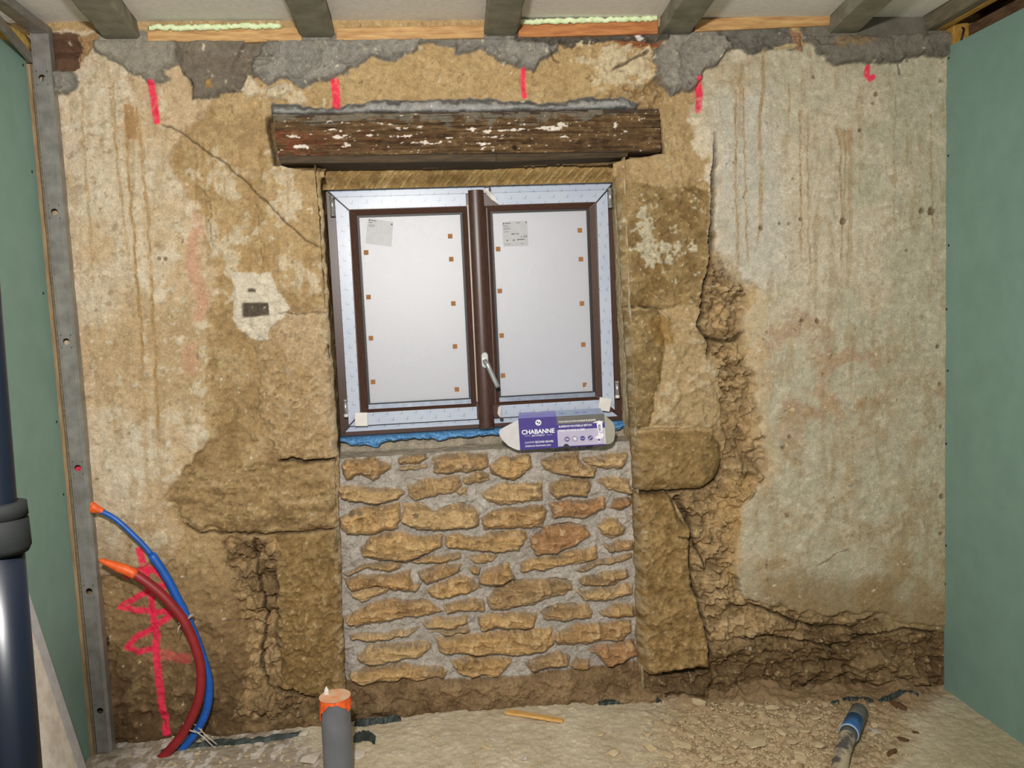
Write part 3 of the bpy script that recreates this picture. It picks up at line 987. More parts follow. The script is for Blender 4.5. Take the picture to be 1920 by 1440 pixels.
for i, ln in enumerate(STN.split('\n')):
    poly = [(600 + float(a) / 3, 800 + float(b) / 3) for a, b in (p.split(',') for p in ln.split())]
    s = sdf(poly, PX + 3.2 * w1 + 1.5 * n_sm + .8 * n_fine, PY + 3.2 * w2 + 1.2 * n_sm + .7 * n_fine, 30)
    k = soft(s, 1.6)
    cy = sum(p[1] for p in poly) / len(poly)
    hh = r2.uniform(.022, .040)
    tone = r2.choice([(190, 148, 88), (200, 160, 98), (182, 138, 76), (196, 152, 84), (178, 140, 84)])
    if i in (17, 18, 21, 49):
        tone = (180, 128, 72)
    tl = r2.uniform(.0002, .0010)
    paint(k, tone)
    paint(k * .6 * sst(strat + .6 * n_sm, .0, .7), tuple(min(255, v * 1.16) for v in tone))
    paint(k * .6 * sst(-strat + .6 * n_mid, .1, .7), tuple(v * .76 for v in tone))
    paint(k * .4 * sst(n_mid - .2, .1, .7), (166, 134, 92))
    paint(k * .55 * sst(n_sm + .7 * n_fine, .35, 1.0), (222, 186, 130))
    paint(k * .5 * sst(-n_sm - .5 * n_fine, .5, 1.1), (112, 82, 46))
    paint(k * .35 * (1 - sst(s + 4 * n_sm, 1, 6)), (182, 168, 148))
    rise = np.sqrt(np.clip(sst(s, -1.5, 11), 0, 1))
    H += hh * rise + k * (tl * np.clip(PY - cy, -20, 20) + .0075 * strat + .004 * n_sm + .0014 * n_fine)
    top = np.maximum(top, s)
# mortar is raked back just under each stone
H -= .006 * sst(-top, -4, 1) * (1 - sst(-top, 6, 16))
for x, y in ((780, 964), (660, 962), (676, 960)):
    d = np.hypot(PX - x, (PY - y) * 1.3)
    paint(.8 * sst(-d, -7, -4), (122, 110, 92))
# long brown foot course
fc = sdf([(646, 1276), (700, 1272), (900, 1270), (1060, 1256), (1110, 1250), (1190, 1240), (1240, 1262), (1300, 1290), (1300, 1420), (640, 1420)], PX + 4 * w1, PY + 4 * w2, 60)
k = soft(fc, 3)
paint(k, (148, 116, 74))
paint(k * .6 * sst(n_mid + .5 * n_sm, .0, .7), (176, 142, 94))
paint(k * .6 * sst(-n_mid + .6 * n_sm, .1, .7), (106, 78, 46))
paint(k * .5 * sst(PY + 12 * n_mid, 1300, 1340), (92, 68, 40))
H += .026 * np.sqrt(np.clip(sst(fc, -2, 14), 0, 1)) + k * (.007 * n_mid + .003 * n_sm)
H -= .012 * sst(Z, ZLEDGE - .03, ZLEDGE)
pos = np.stack([X, YI - H, Z], -1)
LUM = (C @ np.array([.25, .65, .10]))[..., None]
C = (LUM + .78 * (C - LUM)) * .95
C = np.clip(C, .004, .95)
breast = grid_mesh('stone_breast', pos, np.ones(X.shape, bool), M_STONE, C, wall_back)
breast['label'] = 'rubble stone blocking laid in grey mortar'
topy = pos[:, -1, 1].copy()
topx = gx.copy()
# ledge on top of the breast, running back to the window
nd = 50
tt = np.linspace(0, 1, nd)
Xl = np.repeat(topx[:, None], nd, 1)
Yl = topy[:, None] * (1 - tt) + .27 * tt
Zl = ZLEDGE + .004 * fbm(Xl * 30, Yl * 30, 4, 400) * np.minimum(tt * 4, 1) + .045 * sst(tt, .55, .82)
Zl[:, 0] = ZLEDGE
cl = np.zeros(Xl.shape + (3,))
cl[:] = lin((178, 164, 144))
cl *= (1 + .14 * fbm(Xl * 40, Yl * 40, 4, 410))[..., None]
grid_mesh('ledge', np.stack([Xl, Yl, Zl], -1)[:, ::-1], np.ones(Xl.shape, bool), M_STONE, cl[:, ::-1], wall_back)

# ------------------------------------------------------------------ reveals beside the window and the stone above it
def reveal(name, pts, side, cA, cB, amp, white):
    """rough side face of the opening, from the wall face back past the window; pts are (px, py) down the arris"""
    W = [onY(x, y, 0) for x, y in pts]
    zs = np.array([w[2] for w in W])[::-1]
    xs = np.array([w[0] for w in W])[::-1]
    zz = np.arange(zs.min(), zs.max(), .003)
    yy = np.arange(-.004, .30, .003)
    Zr, Yr = np.meshgrid(zz, yy, indexing='ij')
    base = np.interp(Zr, zs, xs)
    nz = fbm(Zr * 14, Yr * 60, 4, 420 + side)
    ns = fbm(Zr * 60, Yr * 120, 3, 430 + side)
    d = .010 * np.exp(-np.clip(Yr, 0, 1) / .012)
    Xr = base - side * (d + amp * (np.abs(nz) * np.clip(Yr / .02, 0, 1) + .4 * ns + .2) + .008 * np.clip(Yr / .05, 0, 1))
    c = np.zeros(Zr.shape + (3,))
    k = sst(nz + .5 * ns, -.5, .6)[..., None]
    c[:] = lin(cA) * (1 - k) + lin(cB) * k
    kw = (white * sst(-Zr, -1.75, -1.45) * np.exp(-np.clip(Yr, 0, 1) / .05) * sst(ns + nz, -.6, .3))[..., None]
    c += kw * (lin((206, 198, 184)) - c)
    P = np.stack([Xr, Yr, Zr], -1)
    if side < 0:
        P, c = P[::-1], c[::-1]
    grid_mesh(name, P, np.ones(Zr.shape, bool), M_STONE, np.clip(c, .004, .9), wall_back)


LEFT_ARRIS = [(594, 296), (599, 350), (604, 400), (614, 560), (624, 700), (634, 862), (637, 1000), (642, 1180), (648, 1320)]
RIGHT_ARRIS = [(1166, 290), (1167, 350), (1169, 400), (1176, 560), (1183, 700), (1190, 862), (1194, 1000), (1202, 1290)]
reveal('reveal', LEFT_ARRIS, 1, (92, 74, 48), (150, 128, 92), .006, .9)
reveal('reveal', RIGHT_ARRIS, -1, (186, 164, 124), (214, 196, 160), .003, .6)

# tooled stone over the window, behind the timber lintel
gx = np.arange(.86, 2.06, .0025)
gz = np.arange(1.985, 2.17, .0025)
X, Z = np.meshgrid(gx, gz, indexing='ij')
PX, PY = pix(X, np.full_like(X, .13), Z)
n_mid, n_sm = N(30, octv=4, seed=440), N(9, octv=3, seed=450)
tool = fbm((PX + PY * .9) / 5, (PX - PY * .6) / 30, 3, 460)
C = np.zeros(X.shape + (3,))
C[:] = lin((162, 132, 84))
paint(.7 * sst(tool, .2, .9), (212, 186, 136))
paint(.6 * sst(-n_mid, .0, .7), (118, 94, 58))
paint(.5 * sst(n_sm, .2, .9), (190, 160, 110))
yb = .13 + .035 * sst(-Z, -2.03, -1.99)
grid_mesh('stone_lintel', np.stack([X, yb - .004 * tool - .003 * n_mid, Z], -1), np.ones(X.shape, bool), M_STONE, np.clip(C, .004, .9), wall_back)

# ------------------------------------------------------------------ timber lintel
def lintel():
    root = empty('timber_lintel', (1.44, 0, 2.05))
    tag(root, 'long weathered dark timber lintel with flaking white paint spanning above the window', 'lintel', kind='thing')
    YF = -.032
    TL, TR, BR, BL = onY(511, 214, YF), onY(1236, 204, YF), onY(1240, 283, YF), onY(521, 292, YF)
    n, k = 420, 60
    u = np.linspace(0, 1, n)
    # section: up the front, then back over the top, and the underside
    vF = np.linspace(0, 1, k)
    U, V = np.meshgrid(u, vF, indexing='ij')
    Pb = (BL[None, None] * (1 - U[..., None]) + BR * U[..., None])
    Pt = (TL[None, None] * (1 - U[..., None]) + TR * U[..., None])
    P = Pb * (1 - V[..., None]) + Pt * V[..., None]
    a, b = U * 727, (1 - V) * 84                       # along and down, photo units
    g = fbm(a / 60, b / 5, 5, 500)
    g2 = fbm(a / 20, b / 9, 4, 510)
    g3 = fbm(a / 7, b / 4, 3, 520)
    c = np.zeros(U.shape + (3,))
    c[:] = lin((92, 70, 48))

    def pt(mask, col):
        nonlocal c
        c += np.clip(mask, 0, 1)[..., None] * (lin(col) - c)
    pt(.8 * sst(g + .4 * g2, .0, .8), (118, 92, 62))
    pt(.8 * sst(-g + .4 * g2, .1, .8), (56, 40, 28))
    pt(.42 * sst(.45 - np.abs(V - .38) * 1.4 + .5 * g2 - .9 * sst(U, .05, .75), .05, .4), (104, 58, 40))
    pt(.3 * sst(.25 - np.abs(U - .04) * 5 + .4 * g2, 0, .3) * (V < .6), (136, 64, 40))
    pt(.8 * sst(V + .25 * g2 - .25 * sst(U, .8, .9), .72, .9), (118, 112, 100))
    g4, g5 = fbm(a / 80, b / 2.2, 4, 530), fbm(a / 11, b / 6, 4, 540)
    pt(.8 * sst(-g4, .45, .9), (38, 28, 20))
    pt(.45 * sst(g5 + .5 * g4, .3, .9), (140, 116, 84))
    pt(.5 * sst(-g5, .4, 1.0), (52, 38, 28))
    fl_ = np.zeros(U.shape)
    for cx, cy, rx, ry in ((38, 46, 26, 6), (45, 66, 26, 9), (112, 34, 24, 6), (118, 48, 36, 7), (125, 64, 24, 6), (170, 46, 20, 6), (230, 34, 14, 5), (235, 48, 60, 4), (260, 62, 60, 7), (320, 52, 30, 4), (370, 36, 30, 6),
                           (385, 40, 22, 6), (440, 38, 40, 5), (410, 52, 34, 5), (470, 38, 16, 4), (505, 36, 30, 9), (530, 30, 30, 8), (535, 54, 34, 4), (640, 32, 12, 9), (660, 44, 20, 4), (385, 66, 20, 6), (400, 78, 10, 3)):
        d = 1 - np.hypot((a - cx) / rx, (b - cy) / ry)
        fl_ = np.maximum(fl_, d)
    fk = sst(fl_ * .9 + .6 * g3 + .25 * g, .55, .68) * (fl_ > -.4)
    pt(fk, (224, 212, 200))
    pt(.9 * sst(-np.hypot(a - 441, b - 74), -6, -4), (34, 26, 20))
    P[..., 1] += -(.005 * g + .003 * g2 + .0025 * g4 + .002 * g5 + .001 * fk) + .010 * np.exp(-(1 - V) / .05) + .006 * np.exp(-V / .05)
    mt = earth_mat('weathered_timber', 120, .5, .003, .22, .8)
    f = grid_mesh('front_face', P, np.ones(U.shape, bool), mt, np.clip(c, .003, .9), root)
    f.matrix_parent_inverse = Matrix.Translation((-1.44, 0, -2.05))
    # body of the beam behind the face
    bm = bmesh.new()
    D = np.array([0, 1.0, 0])
    q = lambda p, y, dz=0: Vector((p[0], y, p[2] + dz))
    hexa(bm, [q(BL, -.026), q(BR, -.026), q(TR, -.026), q(TL, -.026), q(BL, .15), q(BR, .15), q(TR, .15), q(TL, .15)])
    o = bm_obj('beam_body', bm, mat('dark_beam', (76, 58, 40), (48, 36, 26), 14, .85, bump=.5, stretch=(1, 6, 6), detail=7), root)
    o.matrix_parent_inverse = Matrix.Translation((-1.44, 0, -2.05))
    # thin rebated strip along the lower left edge
    A, B = onY(522, 291, YF), onY(931, 287, YF)
    A2, B2 = onY(524, 305, YF), onY(931, 302, YF)
    bm = bmesh.new()
    q2 = lambda p, y: Vector((p[0], y, p[2]))
    hexa(bm, [q2(A2, -.02), q2(B2, -.02), q2(B, -.024), q2(A, -.024), q2(A2, .14), q2(B2, .14), q2(B, .14), q2(A, .14)])
    bmesh.ops.bevel(bm, geom=bm.edges[:], offset=.002, segments=1, affect='EDGES')
    o = bm_obj('rebate_strip', bm, mat('strip_wood', (84, 68, 48), (60, 48, 34), 14, .85, bump=.3, stretch=(1, 8, 8)), root)
    o.matrix_parent_inverse = Matrix.Translation((-1.44, 0, -2.05))
    A, B = onY(931, 286, YF), onY(1180, 284, YF)
    A2, B2 = onY(931, 301, YF), onY(1180, 291, YF)
    bm = bmesh.new()
    hexa(bm, [q2(A2, -.004), q2(B2, -.004), q2(B, -.016), q2(A, -.016), q2(A2, .14), q2(B2, .14), q2(B, .14), q2(A, .14)])
    o = bm_obj('rebate_strip', bm, bpy.data.materials['strip_wood'], root)
    o.matrix_parent_inverse = Matrix.Translation((-1.44, 0, -2.05))


lintel()

# ------------------------------------------------------------------ floor
xs = np.arange(-.12, 3.34, .0045)
ys = np.concatenate([np.arange(-3.9, -.8, .1), np.arange(-.8, .2, .0045)])
X, Y = np.meshgrid(xs, ys, indexing='ij')
Zf = zfloor(X)
PX, PY = pix(X, np.maximum(Y, -1.2), Zf)


def W(s, octv=4, seed=0, sy=None):
    return fbm(X * s, Y * (sy or s), octv, seed)


fm, fs, ff = W(9, 4, 600), W(40, 4, 610), W(110, 3, 620)
C = np.zeros(X.shape + (3,))
C[:] = lin((210, 192, 160))
paint(.6 * sst(fm + .4 * fs, .0, .8), (228, 212, 182))
paint(.45 * sst(-fm + .5 * fs, .1, .8), (192, 168, 128))
rub = sst(PX + 60 * fm, 1180, 1320) * (1 - sst(PX + 40 * fm + .6 * (PY - 1300), 1700, 1800))
paint(rub * .8, (178, 144, 98))
paint(rub * .6 * sst(fs, .1, .8), (150, 116, 70))
paint(rub * .5 * sst(ff, .2, .8), (214, 184, 140))
back = sst(-PY + 12 * fm, -1345, -1310) * sst(PX, 1240, 1320) * (1 - sst(PX, 1730, 1770))
paint(back * .7, (142, 106, 62))
rt = sst(PX + 30 * fm - .55 * (1440 - PY), 1690, 1790)
paint(rt * .8, (190, 174, 138))
paint(rt * .5 * sst(fm, .1, .8), (156, 138, 100))
lc = 1 - sst(PX + 30 * fm - .9 * (PY - 1400), 560, 640)
paint(lc * .8, (158, 142, 122))
paint(lc * .8 * sst(W(60, 3, 630, 25) + .5 * fm, .25, .6), (222, 212, 200))
paint(lc * .4 * sst(-fs, .2, .8), (128, 110, 90))
H = .004 * fm + .0022 * fs + .0012 * ff
H += rub * (.012 * np.clip(W(26, 3, 640), 0, 2) + .006 * np.clip(fs, -.3, 2)) + back * (.03 * np.clip(fm + .6, 0, 2) * sst(Y, -.2, .06))
H *= np.clip((Y + .85) / .1, 0, 1)
H += .02 * sst(Y, .02, .12) * (1 + fm) * (X < 2.1)
LUM = (C @ np.array([.25, .65, .10]))[..., None]
C = LUM + .80 * (C - LUM)
floor = grid_mesh('floor', np.stack([X, Y, Zf + H], -1), np.ones(X.shape, bool), M_FLOOR, np.clip(C, .004, .95))
tag(floor, 'dusty bare floor strewn with crumbs of plaster and stone', 'floor', kind='structure')


def floor_z(x, y):
    i = int(np.clip(round((x - xs[0]) / .0045), 0, len(xs) - 1))
    j = int(np.argmin(np.abs(ys - y)))
    return float(Zf[i, j] + H[i, j])


def on_floor(px, py):
    z = .06
    for _ in range(6):
        p = onZ(px, py, z)
        z = floor_z(p[0], p[1])
    return np.array([p[0], p[1], z])


# ------------------------------------------------------------------ side walls
XL = .040
wl = box('wall_left', -.0, XL, -3.8, -.055, .0, 2.40, M_GREEN)
tag(wl, 'pale green plasterboard partition along the left side', 'wall', kind='structure')
wr = box('wall_right', 3.163, 3.177, -3.8, -.004, -.03, 2.40, M_GREEN)
tag(wr, 'green plasterboard partition along the right side', 'wall', kind='structure')


def screw_marks(parent, spots, x, sgn):
    for (a, b) in spots:
        p = onX(a, b, x)
        V, F = tube_geo([(x - .0004 * sgn, p[1], p[2]), (x + .0008 * sgn, p[1], p[2])], .0045, 10)
        mesh_obj('screw_head', V, F, M_BLACK, parent)


screw_marks(wr, [(1779, 109), (1778, 292), (1779, 460), (1775, 580), (1777, 695), (1774, 832), (1774, 1023), (1772, 1095), (1771, 1160)], 3.163, -1)
screw_marks(wl, [(43, 122), (81, 550), (106, 791), (119, 927), (60, 322)], XL, 1)

# ------------------------------------------------------------------ left: batten, perforated stud, track, brace
ST_Y = -.05


def strip_between(name, pxs_top, pxs_bot, ytop, ybot, Y, thick, mat_, parent=None):
    """upright strip facing the room between two photo rows, kept straight and of even width"""
    a, b = onY(pxs_top[0], ytop, Y), onY(pxs_top[1], ytop, Y)
    c, d = onY(pxs_bot[0], ybot, Y), onY(pxs_bot[1], ybot, Y)
    bm = bmesh.new()
    q = lambda p, y: Vector((p[0], y, p[2]))
    hexa(bm, [q(c, Y), q(d, Y), q(b, Y), q(a, Y), q(c, Y + thick), q(d, Y + thick), q(b, Y + thick), q(a, Y + thick)])
    return bm_obj(name, bm, mat_, parent)


tb_ = strip_between('timber_strip', (45, 56), (168, 177), 120, 1425, ST_Y - .004, .05, M_TAN)
tag(tb_, 'narrow tan timber strip upright between green board and steel stud', 'batten')
tb2 = strip_between('edge_strip', (56.5, 61), (177.5, 182.5), 120, 1425, ST_Y + .004, .04, M_GREYWOOD)
tag(tb2, 'thin grey timber packing strip beside the perforated steel stud', 'batten')


def stud():
    root = empty('metal_stud', tuple(onY(196, 1412, ST_Y)))
    tag(root, 'upright galvanised steel stud with round holes against the back wall', 'stud')
    inv = Matrix.Translation(-root.location)
    a, b = onY(60, 60, ST_Y), onY(82, 60, ST_Y)
    c, d = onY(186.5, 1412, ST_Y), onY(203.5, 1412, ST_Y)
    n = 240
    holes = [(78, 146), (99, 397), (122, 640), (146, 877), (167, 1108), (188, 1332)]
    hz = [onY(x, y, ST_Y) for x, y in holes]
    # web: a fine grid with real round holes
    bm = bmesh.new()
    w = 9

    def at(u, v):
        L = c * (1 - v) + a * v
        R_ = d * (1 - v) + b * v
        return L * (1 - u) + R_ * u
    zb, zt = c[2], a[2]
    hv = [((p[2] - zb) / (zt - zb)) for p in hz]
    cuts = [0]
    hh = .022
    Lz = zt - zb
    for v in sorted(hv):
        cuts += [v - hh / Lz, v + hh / Lz]
    cuts.append(1)

    def quad(p):
        vs = [bm.verts.new(Vector(x)) for x in p]
        bm.faces.new(vs)
    for i in range(0, len(cuts), 2):
        v0, v1 = cuts[i], cuts[i + 1]
        quad([at(0, v0), at(1, v0), at(1, v1), at(0, v1)])
    for v in hv:
        v0, v1 = v - hh / Lz, v + hh / Lz
        ctr = at(.5, v)
        rr = .0105
        ang = [(-1, -1), (1, -1), (1, 1), (-1, 1)]
        m_ = 24
        inner = [ctr + np.array([rr * math.cos(2 * math.pi * (k + .5) / m_), 0, rr * math.sin(2 * math.pi * (k + .5) / m_)]) for k in range(m_)]
        outer = []
        for k in range(m_):
            q = 2 * math.pi * (k + .5) / m_
            cx, sy_ = math.cos(q), math.sin(q)
            s_ = 1 / max(abs(cx), abs(sy_))
            outer.append(at(.5 + .5 * cx * s_, v + (hh / Lz) * sy_ * s_))
        for k in range(m_):
            k2 = (k + 1) % m_
            quad([outer[k], outer[k2], inner[k2], inner[k]])
        # the corners of the square patch
        for sx in (0, 1):
            for sz in (v0, v1):
                pass
    bmesh.ops.remove_doubles(bm, verts=bm.verts[:], dist=.0003)
    r = bmesh.ops.solidify(bm, geom=bm.faces[:], thickness=.0012)
    o = bm_obj('web', bm, M_STEEL_D, root)
    o.matrix_parent_inverse = inv
    # folded flanges with a lip, running back towards the wall
    for name, e0, e1, sx in (('flange', c, a, -1), ('flange', d, b, 1)):
        bm = bmesh.new()
        off = lambda p, dx, dy: Vector((p[0] + sx * dx, p[1] + dy, p[2]))
        wd_ = .0065 if sx < 0 else .012
        prof = [(0, 0), (.002, -.004), (.005, -.004), (wd_, .004), (wd_, .036), (wd_ - .0015, .036), (wd_ - .0015, .006), (.001, .002)]
        vb = [bm.verts.new(off(e0, *p)) for p in prof]
        vt = [bm.verts.new(off(e1, *p)) for p in prof]
        for i in range(len(prof)):
            j = (i + 1) % len(prof)
            bm.faces.new([vb[i], vb[j], vt[j], vt[i]])
        bm.faces.new(vb)
        bm.faces.new(vt)
        o = bm_obj(name, bm, M_STEEL, root)
        o.matrix_parent_inverse = inv


stud()


def rail(name, p0, p1, w, h, mat_, label, cat, lip=0):
    """folded channel or bar from p0 to p1 (w across, h up)"""
    P0, P1 = Vector(p0), Vector(p1)
    t = (P1 - P0).normalized()
    s = t.cross(Vector((0, 0, 1))).normalized()
    u = s.cross(t)
    bm = bmesh.new()
    hexa(bm, [P0 - s * w / 2 - u * h / 2, P0 + s * w / 2 - u * h / 2, P0 + s * w / 2 + u * h / 2, P0 - s * w / 2 + u * h / 2,
              P1 - s * w / 2 - u * h / 2, P1 + s * w / 2 - u * h / 2, P1 + s * w / 2 + u * h / 2, P1 - s * w / 2 + u * h / 2])
    bmesh.ops.bevel(bm, geom=bm.edges[:], offset=min(w, h) * .12, segments=1, affect='EDGES')
    o = bm_obj(name, bm, mat_)
    return tag(o, label, cat)


a, b = onY(97, 77, -.02), onX(0, 18, .085)
rail('ceiling_track', (.085, -.012, 2.475), (.085, -3.7, 2.475), .052, .03, M_STEEL_D, 'steel ceiling track running along the top of the left partition', 'track')
a, b = onY(56, 108, -.058), onY(-10, 30, -.42)
rail('metal_brace', a, b, .012, .032, M_STEEL_D, 'dark diagonal steel brace between ceiling track and perforated stud', 'brace')
a = onY(47, 62, -.035)
box('noggin', .03, .09, -.04, -.0, 2.40, 2.455, M_STEEL_D)
tag(bpy.data.objects['noggin'], 'short steel bracket behind the diagonal brace in the ceiling corner', 'bracket')


def lumpy(name, cx, cy, cz, rx, ry, rz, mat_, seed, amp=.35, sub=3):
    bm = bmesh.new()
    bmesh.ops.create_icosphere(bm, subdivisions=sub, radius=1)
    rr = np.random.default_rng(seed)
    ph = rr.random(6) * 9
    for v in bm.verts:
        p = v.co.copy()
        k = 1 + amp * (math.sin(5 * p.x + ph[0]) * math.sin(4 * p.y + ph[1]) + .6 * math.sin(9 * p.z + ph[2]) * math.sin(8 * p.x + ph[3])) + rr.uniform(-.06, .06)
        v.co = Vector((cx + p.x * rx * k, cy + p.y * ry * k, cz + p.z * rz * k))
    return bm_obj(name, bm, mat_, None, True)


p = onX(12, 52, XL)
wv = lumpy('insulation_wool', XL - .012, p[1] - .06, 2.425, .03, .22, .035, M_WOOL, 3)
tag(wv, 'tuft of yellow insulation wool above the left green board', 'insulation')

# ------------------------------------------------------------------ ceiling: white panels, concrete joists, battens, foam
ceil_z = 2.512
ceiling = box('ceiling', -.1, 3.13, -3.8, .25, ceil_z + .035, ceil_z + .06, M_PANEL)
tag(ceiling, 'white polystyrene block ceiling between concrete joists', 'ceiling', kind='structure')
JZ = 2.457
JP = [((169, 0), (232, 77)), ((570, 0), (598, 77)), ((949, 0), (939, 71)), ((1309, 0), (1268, 61)), ((1646, 0), (1594, 49))]
JL = ['grey concrete ceiling joist nearest the steel stud', 'grey concrete ceiling joist above the left end of the lintel', 'grey concrete ceiling joist above the middle of the window',
      'grey concrete ceiling joist above the right end of the lintel', 'grey concrete ceiling joist nearest the right green board']
JX = []
for (t_, w_), lb in zip(JP, JL):
    B = onZ(*w_, JZ)
    A = onZ(*t_, JZ)
    d = (A - B) / (A[1] - B[1])
    p0 = B + d * (.02 - B[1])
    p1 = B + d * (-3.7 - B[1])
    JX.append((p0, p1))
    bm = bmesh.new()
    hw = .057
    ln = 60
    ring = []
    for i in range(ln + 1):
        f_ = i / ln
        c_ = p0 * (1 - f_) + p1 * f_
        j = [rnd.uniform(-.0025, .0025) for _ in range(6)]
        ring.append([bm.verts.new((c_[0] + x, c_[1], z)) for x, z in ((-hw + j[0] + .01, ceil_z + .03), (-hw + j[1], JZ + .008), (-hw + .008 + j[2], JZ), (hw - .008 + j[3], JZ), (hw + j[4], JZ + .008), (hw + j[5] - .01, ceil_z + .03))])
    for i in range(ln):
        for k in range(6):
            k2 = (k + 1) % 6
            bm.faces.new([ring[i][k], ring[i][k2], ring[i + 1][k2], ring[i + 1][k]])
    bm.faces.new(ring[0])
    bm.faces.new(ring[-1])
    o = bm_obj('ceiling_joist', bm, M_CONC)
    tag(o, lb, 'joist', 'concrete ceiling joists', 'thing')

edges = [(-.08, -.08)] + [(a_[0], b_[0]) for a_, b_ in JX] + [(3.128, 3.128)]
for i in range(len(edges) - 1):
    (l0, l1), (r0, r1) = edges[i], edges[i + 1]
    sh = .052
    nb = 3
    for k in range(nb):
        ya, yb2 = .14 - k * 1.28, .14 - (k + 1) * 1.28 + .006
        fa, fb = (.02 - ya) / 3.72, (.02 - yb2) / 3.72
        la, lb_ = l0 + (l1 - l0) * fa + sh, l0 + (l1 - l0) * fb + sh
        ra, rb_ = r0 + (r1 - r0) * fa - sh, r0 + (r1 - r0) * fb - sh
        bm = bmesh.new()
        hexa(bm, [Vector(q) for q in ((la, ya, ceil_z), (lb_, yb2, ceil_z), (lb_, yb2, ceil_z + .035), (la, ya, ceil_z + .035),
                                      (ra, ya, ceil_z), (rb_, yb2, ceil_z), (rb_, yb2, ceil_z + .035), (ra, ya, ceil_z + .035))])
        bm_obj('polystyrene_block', bm, M_PANEL, ceiling)

BT = [((276, 566), (82, 77), 26, M_BATTEN, 'pale pine batten under the leftmost green foam line, nearest the steel stud', 'g'),
      ((630, 908), (76, 71), 24, M_BATTEN, 'pale pine batten at the wall head above the left half of the window', ''),
      ((972, 1234), (70, 63), 25, M_BATTEN_R, 'reddish pine batten at the wall head above the right half of the window', 'g'),
      ((1303, 1561), (59, 47), 23, M_BATTEN, 'dull pine batten at the wall head above the cream plaster', '')]
for (xa, xb), (ya, yb_), hp, mt, lb, fo in BT:
    Yb = -.012
    a0, b0, a1, b1 = onY(xa, ya, Yb), onY(xb, yb_, Yb), onY(xa, ya - hp, Yb), onY(xb, yb_ - hp, Yb)
    bm = bmesh.new()
    q = lambda p, y: Vector((p[0], y, p[2]))
    hexa(bm, [q(a0, Yb), q(b0, Yb), q(b1, Yb), q(a1, Yb), q(a0, .05), q(b0, .05), q(b1, .05), q(a1, .05)])
    bmesh.ops.bevel(bm, geom=bm.edges[:], offset=.002, segments=1, affect='EDGES')
    o = bm_obj('timber_batten', bm, mt)
    tag(o, lb, 'batten', 'battens along the wall head')
    if fo:
        xa2, xb2 = xa + 4, (xb - (40 if xa < 300 else 2))
        pts = []
        for i in range(60):
            f_ = i / 59
            p = onY(xa2 + (xb2 - xa2) * f_, (ya - hp) + (yb_ - ya) * f_ * ((xb2 - xa2) / (xb - xa)) - 2, Yb - .006)
            pts.append((p[0], -.02 + rnd.uniform(-.003, .003), p[2] + .002 + rnd.uniform(-.003, .003)))
        o = tube('foam_strip', pts, [.0085 + rnd.uniform(-.002, .002) for _ in pts], M_FOAM_G, None, 10)
        tag(o, 'pale green foam line along the ' + ('reddish batten' if xa > 900 else 'leftmost pine batten') + ' under the ceiling', 'foam')
# dark strip joining joist seats above the cement, and the end of the ceiling on the right
o = box('grey_plate', 2.83, 3.10, -.004, .06, 2.445, 2.515, mat('plate_cement', (118, 112, 100), (98, 92, 82), 14, .9, bump=.3))
tag(o, 'dull grey cement sill at the wall head beside the last joist', 'plate')


def beam(name, pts8, mt, label, cat):
    bm = bmesh.new()
    hexa(bm, [Vector(p) for p in pts8])
    bmesh.ops.bevel(bm, geom=bm.edges[:], offset=.003, segments=1, affect='EDGES')
    return tag(bm_obj(name, bm, mt), label, cat)


def ybeam(name, x0, x1, z0, z1, y0, y1, mt, label, cat='timber'):
    return beam(name, [(x0, y1, z0), (x1, y1, z0), (x1, y1, z1), (x0, y1, z1), (x0, y0, z0), (x1, y0, z0), (x1, y0, z1), (x0, y0, z1)], mt, label, cat)


ybeam('timber_rail', 3.085, 3.125, 2.463, 2.54, -3.7, -.006, M_GREYWOOD, 'grey brown timber rail under the ceiling along the right side')
ybeam('timber_rail', 3.126, 3.156, 2.463, 2.50, -3.7, -.006, M_YELLOW, 'yellow timber rail fixed beside the grey one under the ceiling')
blk = empty('timber_block', (3.19, -.03, 2.38))
tag(blk, 'upright yellow timber block above the right green board corner', 'block')
bb = box('block_body', 3.166, 3.226, -.045, -.006, 2.34, 2.475, M_YELLOW, None, .002)
bb.parent = blk
bb.matrix_parent_inverse = Matrix.Translation((-3.19, .03, -2.38))
hk = tube('hook', [(3.200, -.046, 2.458), (3.199, -.056, 2.452), (3.194, -.056, 2.43), (3.190, -.05, 2.405)], .0035, M_BLACK, blk, 8)
hk.matrix_parent_inverse = Matrix.Translation((-3.19, .03, -2.38))
ybeam('rough_timber', 3.228, 3.30, 2.34, 2.47, -3.7, -.01, M_OLDWOOD, 'dark reddish timber lying behind the top of the right green board')
ybeam('ceiling_plank', 3.16, 3.46, 2.522, 2.542, -3.8, .1, M_OLDWOOD, 'dark old plank closing the ceiling above the right green board', 'board')
ybeam('backing_board', 3.40, 3.44, 2.2, 2.62, -3.7, .0, M_OLDWOOD, 'dark old boarding far behind the top of the right green board', 'board')
ybeam('ceiling_purlin', 3.30, 3.40, 2.44, 2.52, -3.7, -.0, M_OLDWOOD, 'dark old timber high in the right corner behind the yellow block')

# ------------------------------------------------------------------ window
YW = .2
x0, x1, z0, z1 = .9112, 1.9813, 1.0895, 1.9953
win = empty('window_1', (x0, YW, z0))
tag(win, 'brown two-leaf window with frosted panes and blue protective film', 'window', kind='structure')
WINV = Matrix.Translation((-x0, -YW, -z0))


def wl_(o):
    o.parent = win
    o.matrix_parent_inverse = WINV
    return o


